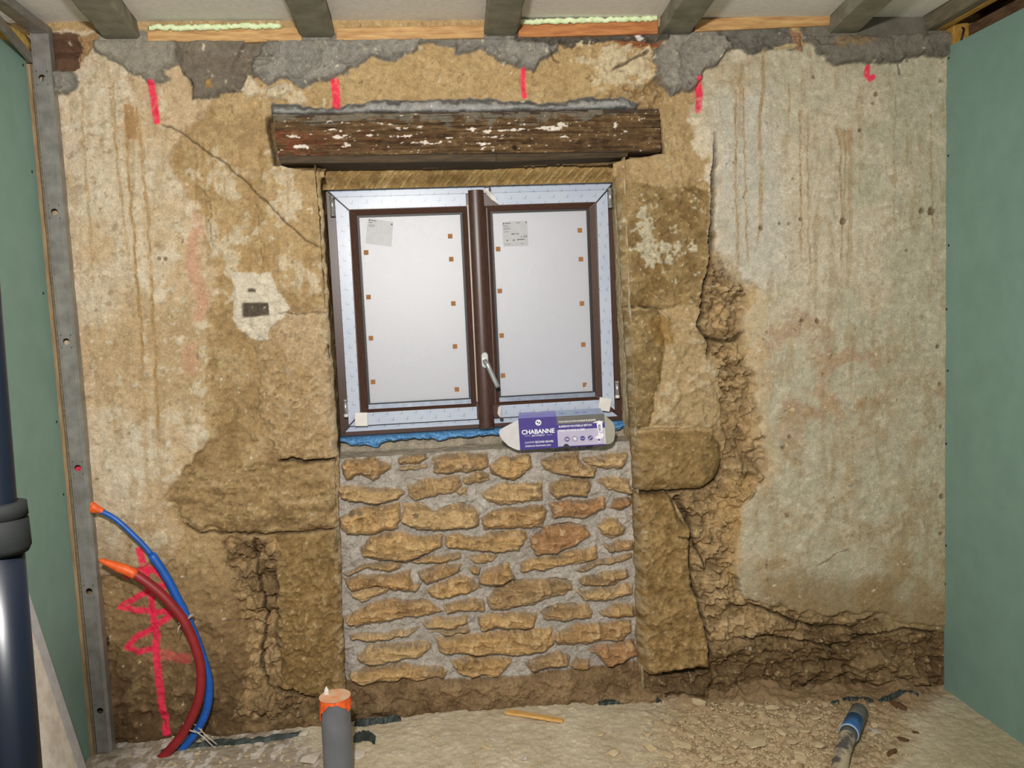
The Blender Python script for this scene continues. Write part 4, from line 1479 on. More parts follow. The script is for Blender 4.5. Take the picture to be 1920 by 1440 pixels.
def rect_frame(name, X0, X1, Z0, Z1, l, r, t_, b_, yf, yb, mt, bev=.003, chamf=0):
    """mitred frame; chamf slopes the inner edge backwards"""
    bm = bmesh.new()
    o = [(X0, Z0), (X1, Z0), (X1, Z1), (X0, Z1)]
    i = [(X0 + l, Z0 + b_), (X1 - r, Z0 + b_), (X1 - r, Z1 - t_), (X0 + l, Z1 - t_)]
    vo = [bm.verts.new((x, yf, z)) for x, z in o]
    vi = [bm.verts.new((x, yf + chamf, z)) for x, z in i]
    vob = [bm.verts.new((x, yb, z)) for x, z in o]
    vib = [bm.verts.new((x, yb, z)) for x, z in i]
    for k in range(4):
        j = (k + 1) % 4
        bm.faces.new([vo[k], vo[j], vi[j], vi[k]])
        bm.faces.new([vob[j], vob[k], vib[k], vib[j]])
        bm.faces.new([vo[j], vo[k], vob[k], vob[j]])
        bm.faces.new([vi[k], vi[j], vib[j], vib[k]])
    if bev:
        es = [e for e in bm.edges if not any(abs(v.co.y - yb) < 1e-6 for v in e.verts)]
        bmesh.ops.bevel(bm, geom=es, offset=bev, segments=2, affect='EDGES', profile=.6)
    return wl_(bm_obj(name, bm, mt))


def wx(f):
    return x0 + f


def wz(f):
    return z1 - f


rect_frame('outer_frame', x0, x1, z0, z1, .052, .052, .05, .036, YW, YW + .07, M_BROWN)
# two sashes
YS = YW - .016
sL = rect_frame('sash', wx(.033), wx(.533), wz(.868), wz(.033), .05, .03, .05, .05, YS, YW + .05, M_BROWN, .003)
sR = rect_frame('sash', wx(.536), wx(1.037), wz(.868), wz(.033), .05, .05, .05, .05, YS, YW + .05, M_BROWN, .003)
GL = (wx(.115), wx(.484), wz(.788), wz(.106))
GR = (wx(.602), wx(.957), wz(.788), wz(.106))
for (a, b, c, d), (l, r) in ((GL, (.034, .026)), (GR, (.031, .033))):
    rect_frame('glazing_bead', a - l, b + r, c - .031, d + .026, l - .007, r - .007, .020, .012, YS - .004, YS + .03, M_BROWN, .002, .012)
    rect_frame('gasket', a - .008, b + .008, c - .004, d + .008, .009, .009, .009, .005, YS + .010, YS + .03, M_GASKET, 0)
    rect_frame('sill_bead', a - .006, b + .006, c - .020, c + .001, .0005, .0005, .0005, .017, YS + .004, YS + .02, M_SPACER, .001, .006).data
    pn = wl_(box('frosted_pane', a, b, YS + .016, YS + .022, c - .002, d + .002, M_PANE))
for o in [o for o in bpy.data.objects if o.name.startswith('sill_bead')]:
    pass
# rounded cover strip between the leaves
n = 14
bm = bmesh.new()
cx_, hw = wx(.5435), .028
prof = [(cx_ - hw, YS + .005)]
for k in range(n + 1):
    q = k / n
    prof.append((cx_ - hw + 2 * hw * q, YS - .010 - .012 * math.sin(math.pi * min(1, q * 1.0)) ** .6))
prof.append((cx_ + hw, YS + .005))
vb = [bm.verts.new((x, y, wz(.899))) for x, y in prof]
vt = [bm.verts.new((x, y, wz(.024))) for x, y in prof]
for i in range(len(prof) - 1):
    bm.faces.new([vb[i], vb[i + 1], vt[i + 1], vt[i]])
bm.faces.new(vb)
bm.faces.new(vt)
wl_(bm_obj('meeting_cover', bm, M_BROWN, None, False))
wl_(box('cover_end', cx_ - hw + .002, cx_ + hw - .002, YS - .018, YS, wz(.905), wz(.899), M_BLACK))
wl_(box('gap_line', wx(.5095), wx(.5135), YS - .0012, YS, wz(.80), wz(.075), M_TIE))


def film(quad, y, name='protective_film'):
    """flat film; quad is four (fx, fz) from the frame's top left corner, u runs along the first edge"""
    P = [(wx(a), wz(b)) for a, b in quad]
    bm = bmesh.new()
    vs = [bm.verts.new((p[0], y, p[1])) for p in P]
    f = bm.faces.new(vs)
    uvl = bm.loops.layers.uv.new('UVMap')
    e = Vector((P[1][0] - P[0][0], P[1][1] - P[0][1])).normalized()
    nrm = Vector((-e.y, e.x))
    for lp in f.loops:
        d = Vector((lp.vert.co.x - x0, lp.vert.co.z - z0))
        lp[uvl].uv = (d.dot(e), d.dot(nrm))
    r = bmesh.ops.extrude_face_region(bm, geom=[f])
    for v in [g for g in r['geom'] if isinstance(g, bmesh.types.BMVert)]:
        v.co.y -= .0006
    return wl_(bm_obj(name, bm, M_FILM))


g_ = .0025
film([(.006, .003), (1.064, .003), (1.034, .0325), (.036, .0325)], YW - .001)                       # head of the outer frame
film([(.037, .0345), (.506, .0345), (.506, .078), (.083, .078)], YS - .001)                         # head, left leaf
film([(.585, .0345), (1.034, .0345), (.991, .078), (.628, .078), (.606, .062)], YS - .001)          # head, right leaf
film([(.0345, .040), (.0345, .862), (.078, .820), (.081, .083)][::1], YS - .001)                    # left stile
film([(1.0355, .040), (.993, .083), (.990, .822), (1.0355, .862)], YS - .001)                       # right stile
film([(.082, .8205), (.509, .8205), (.509, .866), (.036, .866)], YS - .001)                         # foot, left leaf
film([(.596, .8205), (.985, .8205), (.985, .866), (.604, .866), (.59, .846)], YS - .001)            # foot, right leaf
film([(.028, .8715), (1.03, .8715), (1.05, .889), (.012, .889)], YW - .001)                          # foot of the outer frame
wl_(box('corner_film', wx(.985), wx(1.03), YW - .004, YW - .0025, wz(.884), wz(.871), M_FILM))
for fx, fz, rt in ((.082, .842, -.04), (.995, .838, -.22)):
    o = box('corner_cap', -.023, .023, -.014, .0, -.025, .025, M_WHITE, None, .002)
    o.rotation_euler = (0, -rt, 0)
    o.location = (wx(fx), YS - .002, wz(fz))
    o.parent = win
    o.matrix_parent_inverse = WINV
# mitre lines
for a, b, c, d in ((.006, .005, .082, .082), (1.064, .005, .990, .082), (.012, .888, .080, .822)):
    A, B = Vector((wx(a), 0, wz(b))), Vector((wx(c), 0, wz(d)))
    t = (B - A).normalized()
    s = Vector((-t.z, 0, t.x)) * .0022
    bm = bmesh.new()
    hexa(bm, [p + Vector((0, YS - .003, 0)) for p in (A - s, B - s, B + s, A + s)] + [p + Vector((0, YW + .01, 0)) for p in (A - s, B - s, B + s, A + s)])
    wl_(bm_obj('mitre_line', bm, M_GASKET))
# torn crumpled film at the head of the cover strip
bm = bmesh.new()
pts = [(.575, .012), (.590, .010), (.596, .022), (.612, .05), (.622, .072), (.600, .060), (.584, .040), (.577, .026)]
vs = [bm.verts.new((wx(a), YS - .004 - .006 * (i % 2), wz(b))) for i, (a, b) in enumerate(pts)]
cv = bm.verts.new((wx(.594), YS - .014, wz(.036)))
for i in range(len(vs)):
    bm.faces.new([vs[i], vs[(i + 1) % len(vs)], cv])
wl_(bm_obj('torn_film', bm, M_WHITE))
for k in ((.574, .012, .590, .017), (.591, .014, .598, .030)):
    wl_(box('torn_film_edge', wx(k[0]), wx(k[2]), YS - .016, YS - .012, wz(k[3]), wz(k[1]), M_BLACK))
bm = bmesh.new()
vs = [bm.verts.new(p) for p in ((wx(.590), YS - .002, wz(.826)), (wx(.600), YS - .012, wz(.822)), (wx(.604), YS - .004, wz(.866)), (wx(.594), YS - .016, wz(.864)), (wx(.586), YS - .006, wz(.850)))]
for t in ((0, 1, 4), (1, 2, 3), (1, 3, 4)):
    bm.faces.new([vs[i] for i in t])
wl_(bm_obj('torn_film', bm, M_WHITE))
wl_(box('torn_film_edge', wx(.594), wx(.606), YS - .014, YS - .006, wz(.876), wz(.866), M_BLACK))
# hinges
for fx, fz, dn in ((.0245, .030, 0), (1.0435, .030, 0), (.0275, .766, 1), (1.0465, .752, 1)):
    h = wl_(tube('hinge', [(wx(fx), YS - .008, wz(fz + .062)), (wx(fx), YS - .008, wz(fz))], .0072, M_CHROME, None, 14))
    for zz in (fz - .001, fz + .062 - (.008 if dn else 0)):
        k = tube('hinge_cap', [(wx(fx), YS - .008, wz(zz + .011)), (wx(fx), YS - .008, wz(zz))], .0085, M_WHITE if (dn and zz > fz) else M_STEEL, None, 14)
        k.parent = h
        k.matrix_parent_inverse = h.matrix_parent_inverse @ Matrix.Identity(4)
        k.matrix_parent_inverse = Matrix.Identity(4)
        k.location = (0, 0, 0)
# handle
hd_x, hd_z = wx(.546), wz(.646)
bm = bmesh.new()
for k in range(32):
    pass
ring0, ring1, ring2 = [], [], []
for k in range(32):
    q = 2 * math.pi * k / 32
    sx, sz = .0135 * math.cos(q), .0135 * math.sin(q) + (.017 if math.sin(q) > 0 else -.017)
    ring0.append(bm.verts.new((hd_x + sx, YS - .02, hd_z + sz)))
    ring1.append(bm.verts.new((hd_x + sx, YS - .028, hd_z + sz)))
    ring2.append(bm.verts.new((hd_x + sx * .8, YS - .031, hd_z + sz * .9)))
for k in range(32):
    j = (k + 1) % 32
    bm.faces.new([ring0[k], ring0[j], ring1[j], ring1[k]])
    bm.faces.new([ring1[k], ring1[j], ring2[j], ring2[k]])
bm.faces.new(ring2)
hnd = wl_(bm_obj('window_handle', bm, M_CHROME, None, False))
lv = tube('lever', spline([(hd_x, YS - .028, hd_z - .002), (hd_x, YS - .05, hd_z - .003), (hd_x + .006, YS - .064, hd_z - .014), (hd_x + .020, YS - .066, hd_z - .05), (hd_x + .040, YS - .066, hd_z - .10)], 6), .0085, M_CHROME, None, 14)
lv.parent = hnd
lv.matrix_parent_inverse = Matrix.Identity(4)
lv.location = (0, 0, 0)

# paper labels and cork pads on the glass
YG = YS + .0155
YC = YG - .0015


def wpt(px, py):
    return onY(px, py, YG)


def paper_label(cs, tilt):
    P = [wpt(*c) for c in cs]
    bm = bmesh.new()
    vs = [bm.verts.new((p[0], YG, p[2])) for p in P] + [bm.verts.new((p[0], YG - .0006, p[2])) for p in P]
    for f in ((4, 5, 6, 7), (0, 1, 5, 4), (1, 2, 6, 5), (2, 3, 7, 6), (3, 0, 4, 7)):
        bm.faces.new([vs[i] for i in f])
    o = wl_(bm_obj('paper_label', bm, M_PAPER))
    TL, TR, BR, BL = [np.array(p) for p in P]

    def bar(u0, u1, v0, v1, mt):
        b2 = bmesh.new()
        q = []
        for u, v in ((u0, v0), (u1, v0), (u1, v1), (u0, v1)):
            p = (TL * (1 - u) + TR * u) * (1 - v) + (BL * (1 - u) + BR * u) * v
            q.append(b2.verts.new((p[0], YG - .0009, p[2])))
        b2.faces.new(q)
        k = bm_obj('print', b2, mt)
        k.parent = o
        k.matrix_parent_inverse = Matrix.Identity(4)
    return o, bar


_, bar = paper_label([(689.5, 409), (737.5, 416), (734, 462.5), (685.5, 456)], 0)
for u0, u1, v0, v1, mt in ((.06, .10, .04, .10, M_INK_D), (.13, .35, .05, .085, M_INK), (.06, .2, .14, .17, M_INK), (.06, .3, .24, .26, M_INK), (.06, .27, .30, .32, M_INK), (.92, .97, .08, .14, M_INK_D)):
    bar(u0, u1, v0, v1, mt)
_, bar = paper_label([(941.5, 416), (988.5, 414), (990.5, 460), (944, 462.5)], 0)
for u0, u1, v0, v1, mt in ((.03, .07, .05, .11, M_INK_D), (.10, .33, .05, .09, M_INK), (.93, .97, .04, .09, M_INK_D), (.03, .22, .16, .19, M_INK), (.04, .32, .25, .27, M_INK), (.04, .30, .30, .32, M_INK), (.04, .26, .40, .42, M_INK), (.56, .70, .05, .08, M_INK),
                           (.34, .46, .48, .54, M_INK), (.48, .50, .51, .53, M_INK), (.52, .55, .48, .54, M_INK), (.57, .60, .48, .54, M_INK), (.62, .65, .48, .54, M_INK),
                           (.72, .76, .60, .68, M_INK), (.82, .85, .60, .68, M_INK), (.88, .91, .58, .68, M_INK), (.93, .96, .58, .68, M_INK),
                           (.14, .20, .74, .78, M_INK_D), (.39, .46, .74, .78, M_INK_D), (.56, .86, .73, .76, M_INK_D), (.04, .3, .90, .92, M_INK), (.7, .82, .90, .92, M_INK)):
    bar(u0, u1, v0, v1, mt)
for px, py in ((844, 443), (686.5, 473.5), (846, 486), (691, 557), (850, 569), (695.5, 634), (853, 649.5), (699.5, 716), (856.5, 730), (1087, 432), (934, 467), (1089, 486), (937, 545.5), (1091, 569), (940.5, 629), (1093.5, 646), (943, 704), (1096.5, 721.5)):
    p = wpt(px, py)
    h = .0082
    if py == 721.5:
        bm = bmesh.new()
        a = [(-h, h), (h, h), (h * .4, -h * .4), (-h * .2, -h), (-h, -h)]
        v0 = [bm.verts.new((p[0] + u, YG, p[2] + v)) for u, v in a]
        v1 = [bm.verts.new((p[0] + u, YG - .003, p[2] + v)) for u, v in a]
        bm.faces.new(v0)
        bm.faces.new(v1)
        for i in range(5):
            j = (i + 1) % 5
            bm.faces.new([v0[i], v0[j], v1[j], v1[i]])
        wl_(bm_obj('cork_pad', bm, M_CORK))
    else:
        wl_(box('cork_pad', p[0] - h, p[0] + h, YG - .003, YG, p[2] - h, p[2] + h, M_CORK))

# ------------------------------------------------------------------ blue foam round the frame
def foam_body(name, xa, xb, zlo, zhi, yf, yb, seed, bump, label):
    nx, nv = 260, 26
    u = np.linspace(0, 1, nx)
    v = np.linspace(0, math.pi, nv)
    U, Vv = np.meshgrid(u, v, indexing='ij')
    xx = xa + (xb - xa) * U
    lo_ = zlo(xx)
    hi_ = zhi(xx)
    nn = fbm(xx * 55, Vv * 2.2, 3, seed) * bump
    zz = (lo_ + hi_) / 2 + (hi_ - lo_) / 2 * np.cos(Vv)
    yy = yb + (yf - yb) * np.sin(Vv) ** .6 - nn * np.sin(Vv)
    zz = zz - np.abs(nn) * .5 * np.sin(Vv)
    o = grid_mesh(name, np.stack([xx, yy, zz], -1), np.ones(U.shape, bool), M_FOAM_B)
    tag(o, label, 'foam')
    return o


def lowedge(pts, Y):
    W = np.array([onY(a, b, Y) for a, b in pts])
    return lambda x: np.interp(x, W[:, 0], W[:, 2])


le = lowedge([(636, 824), (660, 834), (690, 832), (700, 838), (707, 838), (714, 827), (740, 824), (790, 818), (820, 824), (850, 818), (880, 818), (900, 814), (940, 813), (1160, 806), (1168, 800)], .16)
le0 = le
le = lambda x: le0(x) - .008
foam_body('expanding_foam', .912, 1.978, lambda x: le(x) + .004 * fbm(x * 60, x * 0, 3, 700), lambda x: np.full_like(x, z0 - .001), .163, .215, 705, .009, 'thick bumpy blue foam bead under the window frame')
te = lowedge([(612, 349), (640, 348), (730, 347), (745, 341), (785, 338), (792, 346), (880, 344), (960, 341), (1060, 338), (1120, 336), (1140, 331), (1150, 337)], .19)
foam_body('expanding_foam', .914, 1.978, lambda x: np.full_like(x, z1 - .001), lambda x: te(x) + .003 * fbm(x * 60, x * 0, 3, 710), .172, .215, 715, .004, 'thin blue foam line along the top of the window frame')

# ------------------------------------------------------------------ open carton on the ledge
BP = dict(x=1.5542, y=-.0209, z=1.036, yaw=-.137, w=.302, d=.17, h=.111)
uu = Vector((math.cos(BP['yaw']), math.sin(BP['yaw']), .018)).normalized()
vv = Vector((-math.sin(BP['yaw']), math.cos(BP['yaw']), 0))
kk = uu.cross(vv).normalized()
cart = empty('cardboard_box')
cart.matrix_world = Matrix(((uu.x, vv.x, kk.x, BP['x']), (uu.y, vv.y, kk.y, BP['y']), (uu.z, vv.z, kk.z, BP['z']), (0, 0, 0, 1)))
tag(cart, 'purple and grey printed cardboard box with open end flaps standing on the stone ledge', 'box')
bw, bd, bh = BP['w'], BP['d'], BP['h']
M_PUR = mat('purple_print', (58, 40, 132), (54, 38, 124), 20, .4)
M_LIL = mat('lilac_print', (186, 178, 204), (176, 168, 196), 20, .4)
M_GRY = mat('grey_print', (98, 96, 92), (90, 88, 84), 20, .4)
M_PUR_LIT = mat('purple_print_lit', (146, 142, 246), (138, 134, 238), 20, .35)  # same purple print, with the light on the top face put into its colour
M_LIL_LIT = mat('lilac_print_lit', (190, 212, 250), (182, 204, 246), 20, .35)  # same lilac print, brightened in colour for the lit top face
M_CARD = mat('grey_card', (206, 202, 206), (196, 192, 196), 30, .6)
M_CARD_SHADED = mat('grey_card_shaded', (176, 172, 160), (166, 162, 150), 30, .6)  # shade on the right flap is put into this card colour
M_INKW = mat('white_print', (236, 234, 240), (230, 228, 234), 30, .5)
M_INKP = mat('purple_ink', (60, 44, 124), (56, 40, 116), 30, .5)
box('carton_body', 0, bw, 0, bd, 0, bh, M_PUR, cart, .0012)


def fpan(name, u0, u1, v0, v1, mt, lift=.0004, parent=cart):
    return mesh_obj(name, [(u0 * bw, -lift, v0 * bh), (u1 * bw, -lift, v0 * bh), (u1 * bw, -lift, v1 * bh), (u0 * bw, -lift, v1 * bh)], [(0, 1, 2, 3)], mt, parent)


SP = .445
fpan('front_print', .0, SP, 0, 1, M_PUR)
fpan('front_print', SP, 1, .58, 1, M_GRY)
fpan('front_print', SP, 1, .41, .74, M_PUR, .0006)
fpan('front_print', SP, 1, .04, .56, M_LIL, .0005)
bpy.data.objects['front_print.002'].data.vertices[0].co.z = .56 * bh
bpy.data.objects['front_print.002'].data.vertices[1].co.z = .56 * bh
fpan('front_print', .985, 1, .04, .56, M_CARD, .0008)
mesh_obj('top_print', [(0, 0, bh + .0004), (SP * bw, 0, bh + .0004), (SP * bw, bd, bh + .0004), (0, bd, bh + .0004)], [(0, 1, 2, 3)], M_PUR_LIT, cart)
mesh_obj('top_print', [(SP * bw, 0, bh + .0004), (bw, 0, bh + .0004), (bw, bd, bh + .0004), (SP * bw, bd, bh + .0004)], [(0, 1, 2, 3)], M_LIL_LIT, cart)
# thumb hole
V, F = tube_geo([(.54 * bw, -.0008, .02 * bh), (.54 * bw, -.0002, .02 * bh)], .0105, 20)
V = [v for v in V]
mesh_obj('thumb_hole', [(v[0], v[1], max(v[2], 0)) for v in V], F, M_BLACK, cart)


def flap(pts, mt, name='flap'):
    bm = bmesh.new()
    v0 = [bm.verts.new(p) for p in pts]
    f = bm.faces.new(v0)
    r = bmesh.ops.extrude_face_region(bm, geom=[f])
    for v in [g for g in r['geom'] if isinstance(g, bmesh.types.BMVert)]:
        v.co.y += .0014
    return bm_obj(name, bm, mt, cart)


def arc(cx, cz, r, a0, a1, n=8):
    return [(cx + r * math.cos(a0 + (a1 - a0) * i / n), cz + r * math.sin(a0 + (a1 - a0) * i / n)) for i in range(n + 1)]


def curl(pts, sgn, bend):
    return [(x, bend * max(0, sgn * (x - (bw if sgn > 0 else 0))) * 1.0, z) for x, z in pts]


fl_l = [(0, bh * .97), (-.052, bh * .76), (-.066, bh * .70), (-.070, bh * .62), (-.068, bh * .50), (-.058, bh * .34), (-.040, bh * .16), (-.022, bh * .06), (-.008, bh * .0), (0, 0)]
flap(curl(fl_l, -1, -.12), M_CARD)
fl_r = [(bw, bh * .96), (bw, bh * .02), (bw + .018, bh * .02), (bw + .030, bh * .10), (bw + .036, bh * .28), (bw + .036, bh * .58), (bw + .028, bh * .72)]
flap(curl(fl_r, 1, .55), M_CARD_SHADED)


def text(body, x, z, size, mt, align='LEFT', bold=0.0, y=-.0012, sx=1.0, name='lettering', top=False, shear=0):
    cu = bpy.data.curves.new(name, 'FONT')
    cu.body = body
    cu.size = size
    cu.align_x = align
    cu.offset = bold
    cu.shear = shear
    cu.materials.append(mt)
    tmp = bpy.data.objects.new(name, cu)
    COL.objects.link(tmp)
    bpy.context.view_layer.update()
    me = bpy.data.meshes.new_from_object(tmp.evaluated_get(bpy.context.evaluated_depsgraph_get()))
    bpy.data.objects.remove(tmp)
    if not me.materials:
        me.materials.append(mt)
    o = bpy.data.objects.new(name, me)
    link(o, cart)
    if top:
        o.location = (x, z, bh + .0009)
        o.scale = (sx, 1, 1)
    else:
        o.rotation_euler = (math.pi / 2, 0, 0)
        o.location = (x, y, z)
        o.scale = (sx, 1, 1)
    return o


text('CHABANNE', SP * bw * .5, bh * .495, .0218, M_INKW, 'CENTER', .0006, sx=.985)
text('BATIMENT', SP * bw * .5, bh * .405, .0092, M_INKW, 'CENTER', 0, sx=1.05)
fpan('rule', .06, .13, .43, .437, M_INKW, .0009)
fpan('rule', .315, .385, .43, .437, M_INKW, .0009)
text('GAMME', .018, bh * .195, .0098, M_INKW, 'LEFT', -.0001)
text('SECOND ŒUVRE', .0545, bh * .195, .0098, M_INKW, 'LEFT', .00018, sx=.86)
text('chabanne-batiment.com', .018, bh * .085, .0100, M_INKW, 'LEFT', .00008, sx=.95)
text('POUR RÉALISATION DE', SP * bw + .006, bh * .80, .0082, M_INKW, 'LEFT', .0001, sx=.86)
text('FAUX PLAFONDS', SP * bw + .082, bh * .80, .0082, M_INKW, 'LEFT', .0002, sx=.86)
text('SUSPENTE POUTRELLE BÉTON', SP * bw + .006, bh * .645, .0092, M_INKW, 'LEFT', .0002, sx=.93)
text('POUR HOURDIS ALLÉGÉ', SP * bw + .006, bh * .515, .0092, M_INKW, 'LEFT', .0002, sx=.90)
text('CHABANNE', SP * bw * .5, bd * .56, .0225, M_INKW, 'CENTER', .0004, top=True)
text('GAMME SECOND ŒUVRE', SP * bw * .62, bd * .26, .0095, M_INKW, 'CENTER', .0001, top=True, sx=.85)
fpan('rule', .06, .38, 0, .01, M_INKW, .0009).matrix_local = Matrix.Translation((0, bd * .18, bh + .001)) @ Matrix.Rotation(-math.pi / 2, 4, 'X')


def disc(name, cx, cz, r, mt, lift, seg=24, top=False):
    if top:
        V = [(cx + r * math.cos(2 * math.pi * k / seg), cz + 1.6 * r * math.sin(2 * math.pi * k / seg), bh + lift) for k in range(seg)]
    else:
        V = [(cx + r * math.cos(2 * math.pi * k / seg), -lift, cz + r * math.sin(2 * math.pi * k / seg)) for k in range(seg)]
    return mesh_obj(name, V, [tuple(range(seg))], mt, cart)


def sub(o, parent):
    o.parent = parent
    return o


# round emblem above the name
lg = disc('emblem', SP * bw * .52, bh * .84, .0105, M_INKW, .0009)
for cx, cz, r in ((-.003, .002, .0032), (.0035, -.001, .0032), (-.001, -.0055, .0018)):
    sub(disc('emblem_mark', SP * bw * .52 + cx, bh * .84 + cz, r, M_INKP, .0012), lg)
disc('emblem', SP * bw * .52, bd * .92, .0095, M_INKW, .0009, top=True)
for i, fu in enumerate((.555, .645, .735, .825)):
    d0 = disc('pictogram', fu * bw, bh * .26, .0098, M_INKP, .0009)
    sub(disc('pictogram_ring', fu * bw, bh * .26, .0090, M_INKW if i != 1 else M_GRY, .0011), d0)
    sub(disc('pictogram_disc', fu * bw, bh * .26, .0084, M_INKP if i != 1 else M_LIL, .0013), d0)
    if i in (0, 2):
        for j in range(3 if i == 0 else 1):
            zz = bh * .26 + (.0024 - .0024 * j if i == 0 else -.0005)
            sub(mesh_obj('pictogram_bar', [(fu * bw - .005, -.0015, zz - .0006), (fu * bw + .005, -.0015, zz - .0006), (fu * bw + .005, -.0015, zz + .0006), (fu * bw - .005, -.0015, zz + .0006)], [(0, 1, 2, 3)], M_INKW, None), d0)
    elif i == 1:
        sub(mesh_obj('pictogram_bar', [(fu * bw - .005, -.0015, bh * .26 + .001), (fu * bw + .001, -.0015, bh * .26 - .004), (fu * bw + .005, -.0015, bh * .26), (fu * bw, -.0015, bh * .26 + .005)], [(0, 1, 2, 3)], M_INKW, None), d0)
    else:
        sub(mesh_obj('pictogram_bar', [(fu * bw - .006, -.0015, bh * .26 - .004), (fu * bw - .005, -.0015, bh * .26 - .0052), (fu * bw + .006, -.0015, bh * .26 + .004), (fu * bw + .005, -.0015, bh * .26 + .0052)], [(0, 1, 2, 3)], M_INKW, None), d0)
    disc('pictogram', fu * bw - .04 * bw, bd * .42, .0085, M_PUR_LIT if i != 1 else M_INKW, .0009, top=True)
# drawing of the hanger clip
ox, oz = .925 * bw, bh * .10
dr = fpan('product_drawing', 0, 0.001, 0, .001, M_INKW, .001)


def dpoly(pts, mt, lift):
    return sub(mesh_obj('drawing_shape', [(ox + a, -lift, oz + b) for a, b in pts], [tuple(range(len(pts)))], mt, None), dr)


dpoly([(-.020, .070), (-.010, .074), (.004, .077), (.014, .074), (.015, .068), (.004, .066), (-.004, .070)], M_INKW, .0015)
dpoly([(-.006, .068), (.010, .070), (.014, .066), (.014, .038), (-.002, .036)], M_INKW, .0016)
dpoly([(.000, .062), (.007, .063), (.008, .042), (.001, .042)], M_INKP, .0019)
dpoly([(.003, .059), (.0055, .059), (.006, .044), (.0035, .044)], M_INKW, .0021)
dpoly([(-.002, .038), (.004, .040), (.006, .030), (.013, .034), (.017, .026), (.014, .016), (.004, .012), (-.008, .014), (-.015, .018), (-.008, .022), (-.002, .026)], M_INKW, .0016)
dpoly([(-.004, .014), (.003, .014), (.002, .004), (-.002, .004)], M_INKP, .0014)
dpoly([(-.004, .005), (.004, .005), (.004, .001), (-.004, .001)], M_INKW, .0016)
text('S-40', .985 * bw, bh * .70, .0055, M_INKW, 'LEFT').rotation_euler = (math.pi / 2, -math.pi / 2, 0)

# ------------------------------------------------------------------ pipes
def pipe_pts(px, y_a, y_b):
    n = len(px)
    return [onY(a, b, y_a + (y_b - y_a) * i / (n - 1)) for i, (a, b) in enumerate(px)]


bl = [(180, 954), (215, 972), (250, 1003), (280, 1035), (310, 1078), (336, 1128), (360, 1178), (378, 1225), (390, 1268), (392, 1304), (385, 1338), (368, 1372), (345, 1400), (318, 1424)]
root = empty('blue_water_pipe', tuple(onY(318, 1424, -.07)))
tag(root, 'blue plastic water pipe curving up to the steel stud, end wrapped in orange tape', 'pipe')
inv = Matrix.Translation(-root.location)
P = pipe_pts(bl, -.085, -.062)
sp = spline(P, 8)
k = 26
for nm, seg_, r_ in (('inner_pipe', sp[:k], .0085), ('sheath', sp[k - 1:], .0135)):
    o = tube(nm, seg_, r_, M_BLUE, root, 16)
    o.matrix_parent_inverse = inv
cp = sp[0]
bm = bmesh.new()
V, F = tube_geo([cp + np.array([-.014, 0, .004]), cp + np.array([-.006, 0, .003]), cp + np.array([.006, 0, -.002]), cp + np.array([.022, 0, -.010])], [.016, .0145, .0115, .009], 14)
for i, v in enumerate(V):
    v += np.array([0, 0, (.006 if (i // 2) % 2 else -.004) * (i < 28)]) * .8
o = mesh_obj('orange_tape', V, F, M_ORANGE, root, False)
o.matrix_parent_inverse = inv

rd = [(188, 1050), (218, 1062), (250, 1075), (290, 1103), (320, 1132), (345, 1164), (364, 1205), (376, 1250), (376, 1292), (366, 1330), (346, 1370), (322, 1402), (300, 1424)]
root = empty('red_water_pipe', tuple(onY(300, 1424, -.075)))
tag(root, 'red plastic water pipe curving beside the blue one, long orange tape wrapping on its end', 'pipe')
inv = Matrix.Translation(-root.location)
sp2 = spline(pipe_pts(rd, -.13, -.098), 8)
o = tube('sheath', sp2[14:], .0155, M_RED, root, 18)
o.matrix_parent_inverse = inv
o = tube('orange_tape', sp2[:18], [.007 + .0095 * min(1, i / 10) + (.001 if i % 3 == 0 else 0) for i in range(18)], M_ORANGE, root, 14)
o.matrix_parent_inverse = inv


def tie(ctr, r, axis, tails, label):
    root = empty('cable_tie', tuple(ctr))
    tag(root, label, 'cable tie', 'cable ties on the water pipes')
    ax = np.asarray(axis, float)
    ax /= np.linalg.norm(ax)
    u = np.cross(ax, (0, 1, 0))
    u /= np.linalg.norm(u)
    v = np.array([0, 1.0, 0])
    pts = [u * r[0] * math.cos(2 * math.pi * i / 28) + v * r[1] * math.sin(2 * math.pi * i / 28) for i in range(29)]
    tube('band', pts, .0022, M_TIE, root, 6, False)
    for t in tails:
        tube('tail', [np.asarray(q) for q in t], .0018, M_TIE, root, 6)


c1 = onY(349, 1160, -.098)
tie(c1, (.027, .020), (.45, 0, -.9), [[(-.010, -.018, -.008), (-.020, -.022, -.022), (-.024, -.022, -.04)], [(.012, -.018, .012), (.026, -.02, .018)]], 'pale cable tie binding the red and blue pipes halfway up')
c2 = onY(361, 1364, -.088)
tie(c2, (.034, .021), (-.5, 0, -.85), [[(.008, -.02, .002), (.04, -.03, -.02), (.075, -.04, -.055)], [(.025, -.02, .006), (.05, -.028, -.018), (.085, -.035, -.05)]], 'pale cable tie with two long tails binding the pipes near the floor')

# grey waste pipe with taped end
wp = onZ(626, 1452, .085)
pr = .0495
PYW = -.36
pt_ = onY(628, 1306, PYW)
pc = np.array([pt_[0] - .004, PYW])
pr = .0455
ztop = float(pt_[2])
root = empty('waste_pipe', (pc[0], pc[1], .08))
tag(root, 'grey plastic waste pipe standing on the floor with orange tape over its top', 'pipe')
inv = Matrix.Translation(-root.location)
zb = .06
lean = .004
V, F = tube_geo([(pc[0] - lean * 0, pc[1], zb), (pc[0] + lean * .5, pc[1], (zb + ztop) / 2), (pc[0] + lean, pc[1], ztop - .004)], [pr, pr, pr], 40)
o = mesh_obj('pipe', V, F, M_PVC, root, False)
o.data.shade_smooth()
o.data.set_sharp_from_angle(angle=.7)
o.matrix_parent_inverse = inv
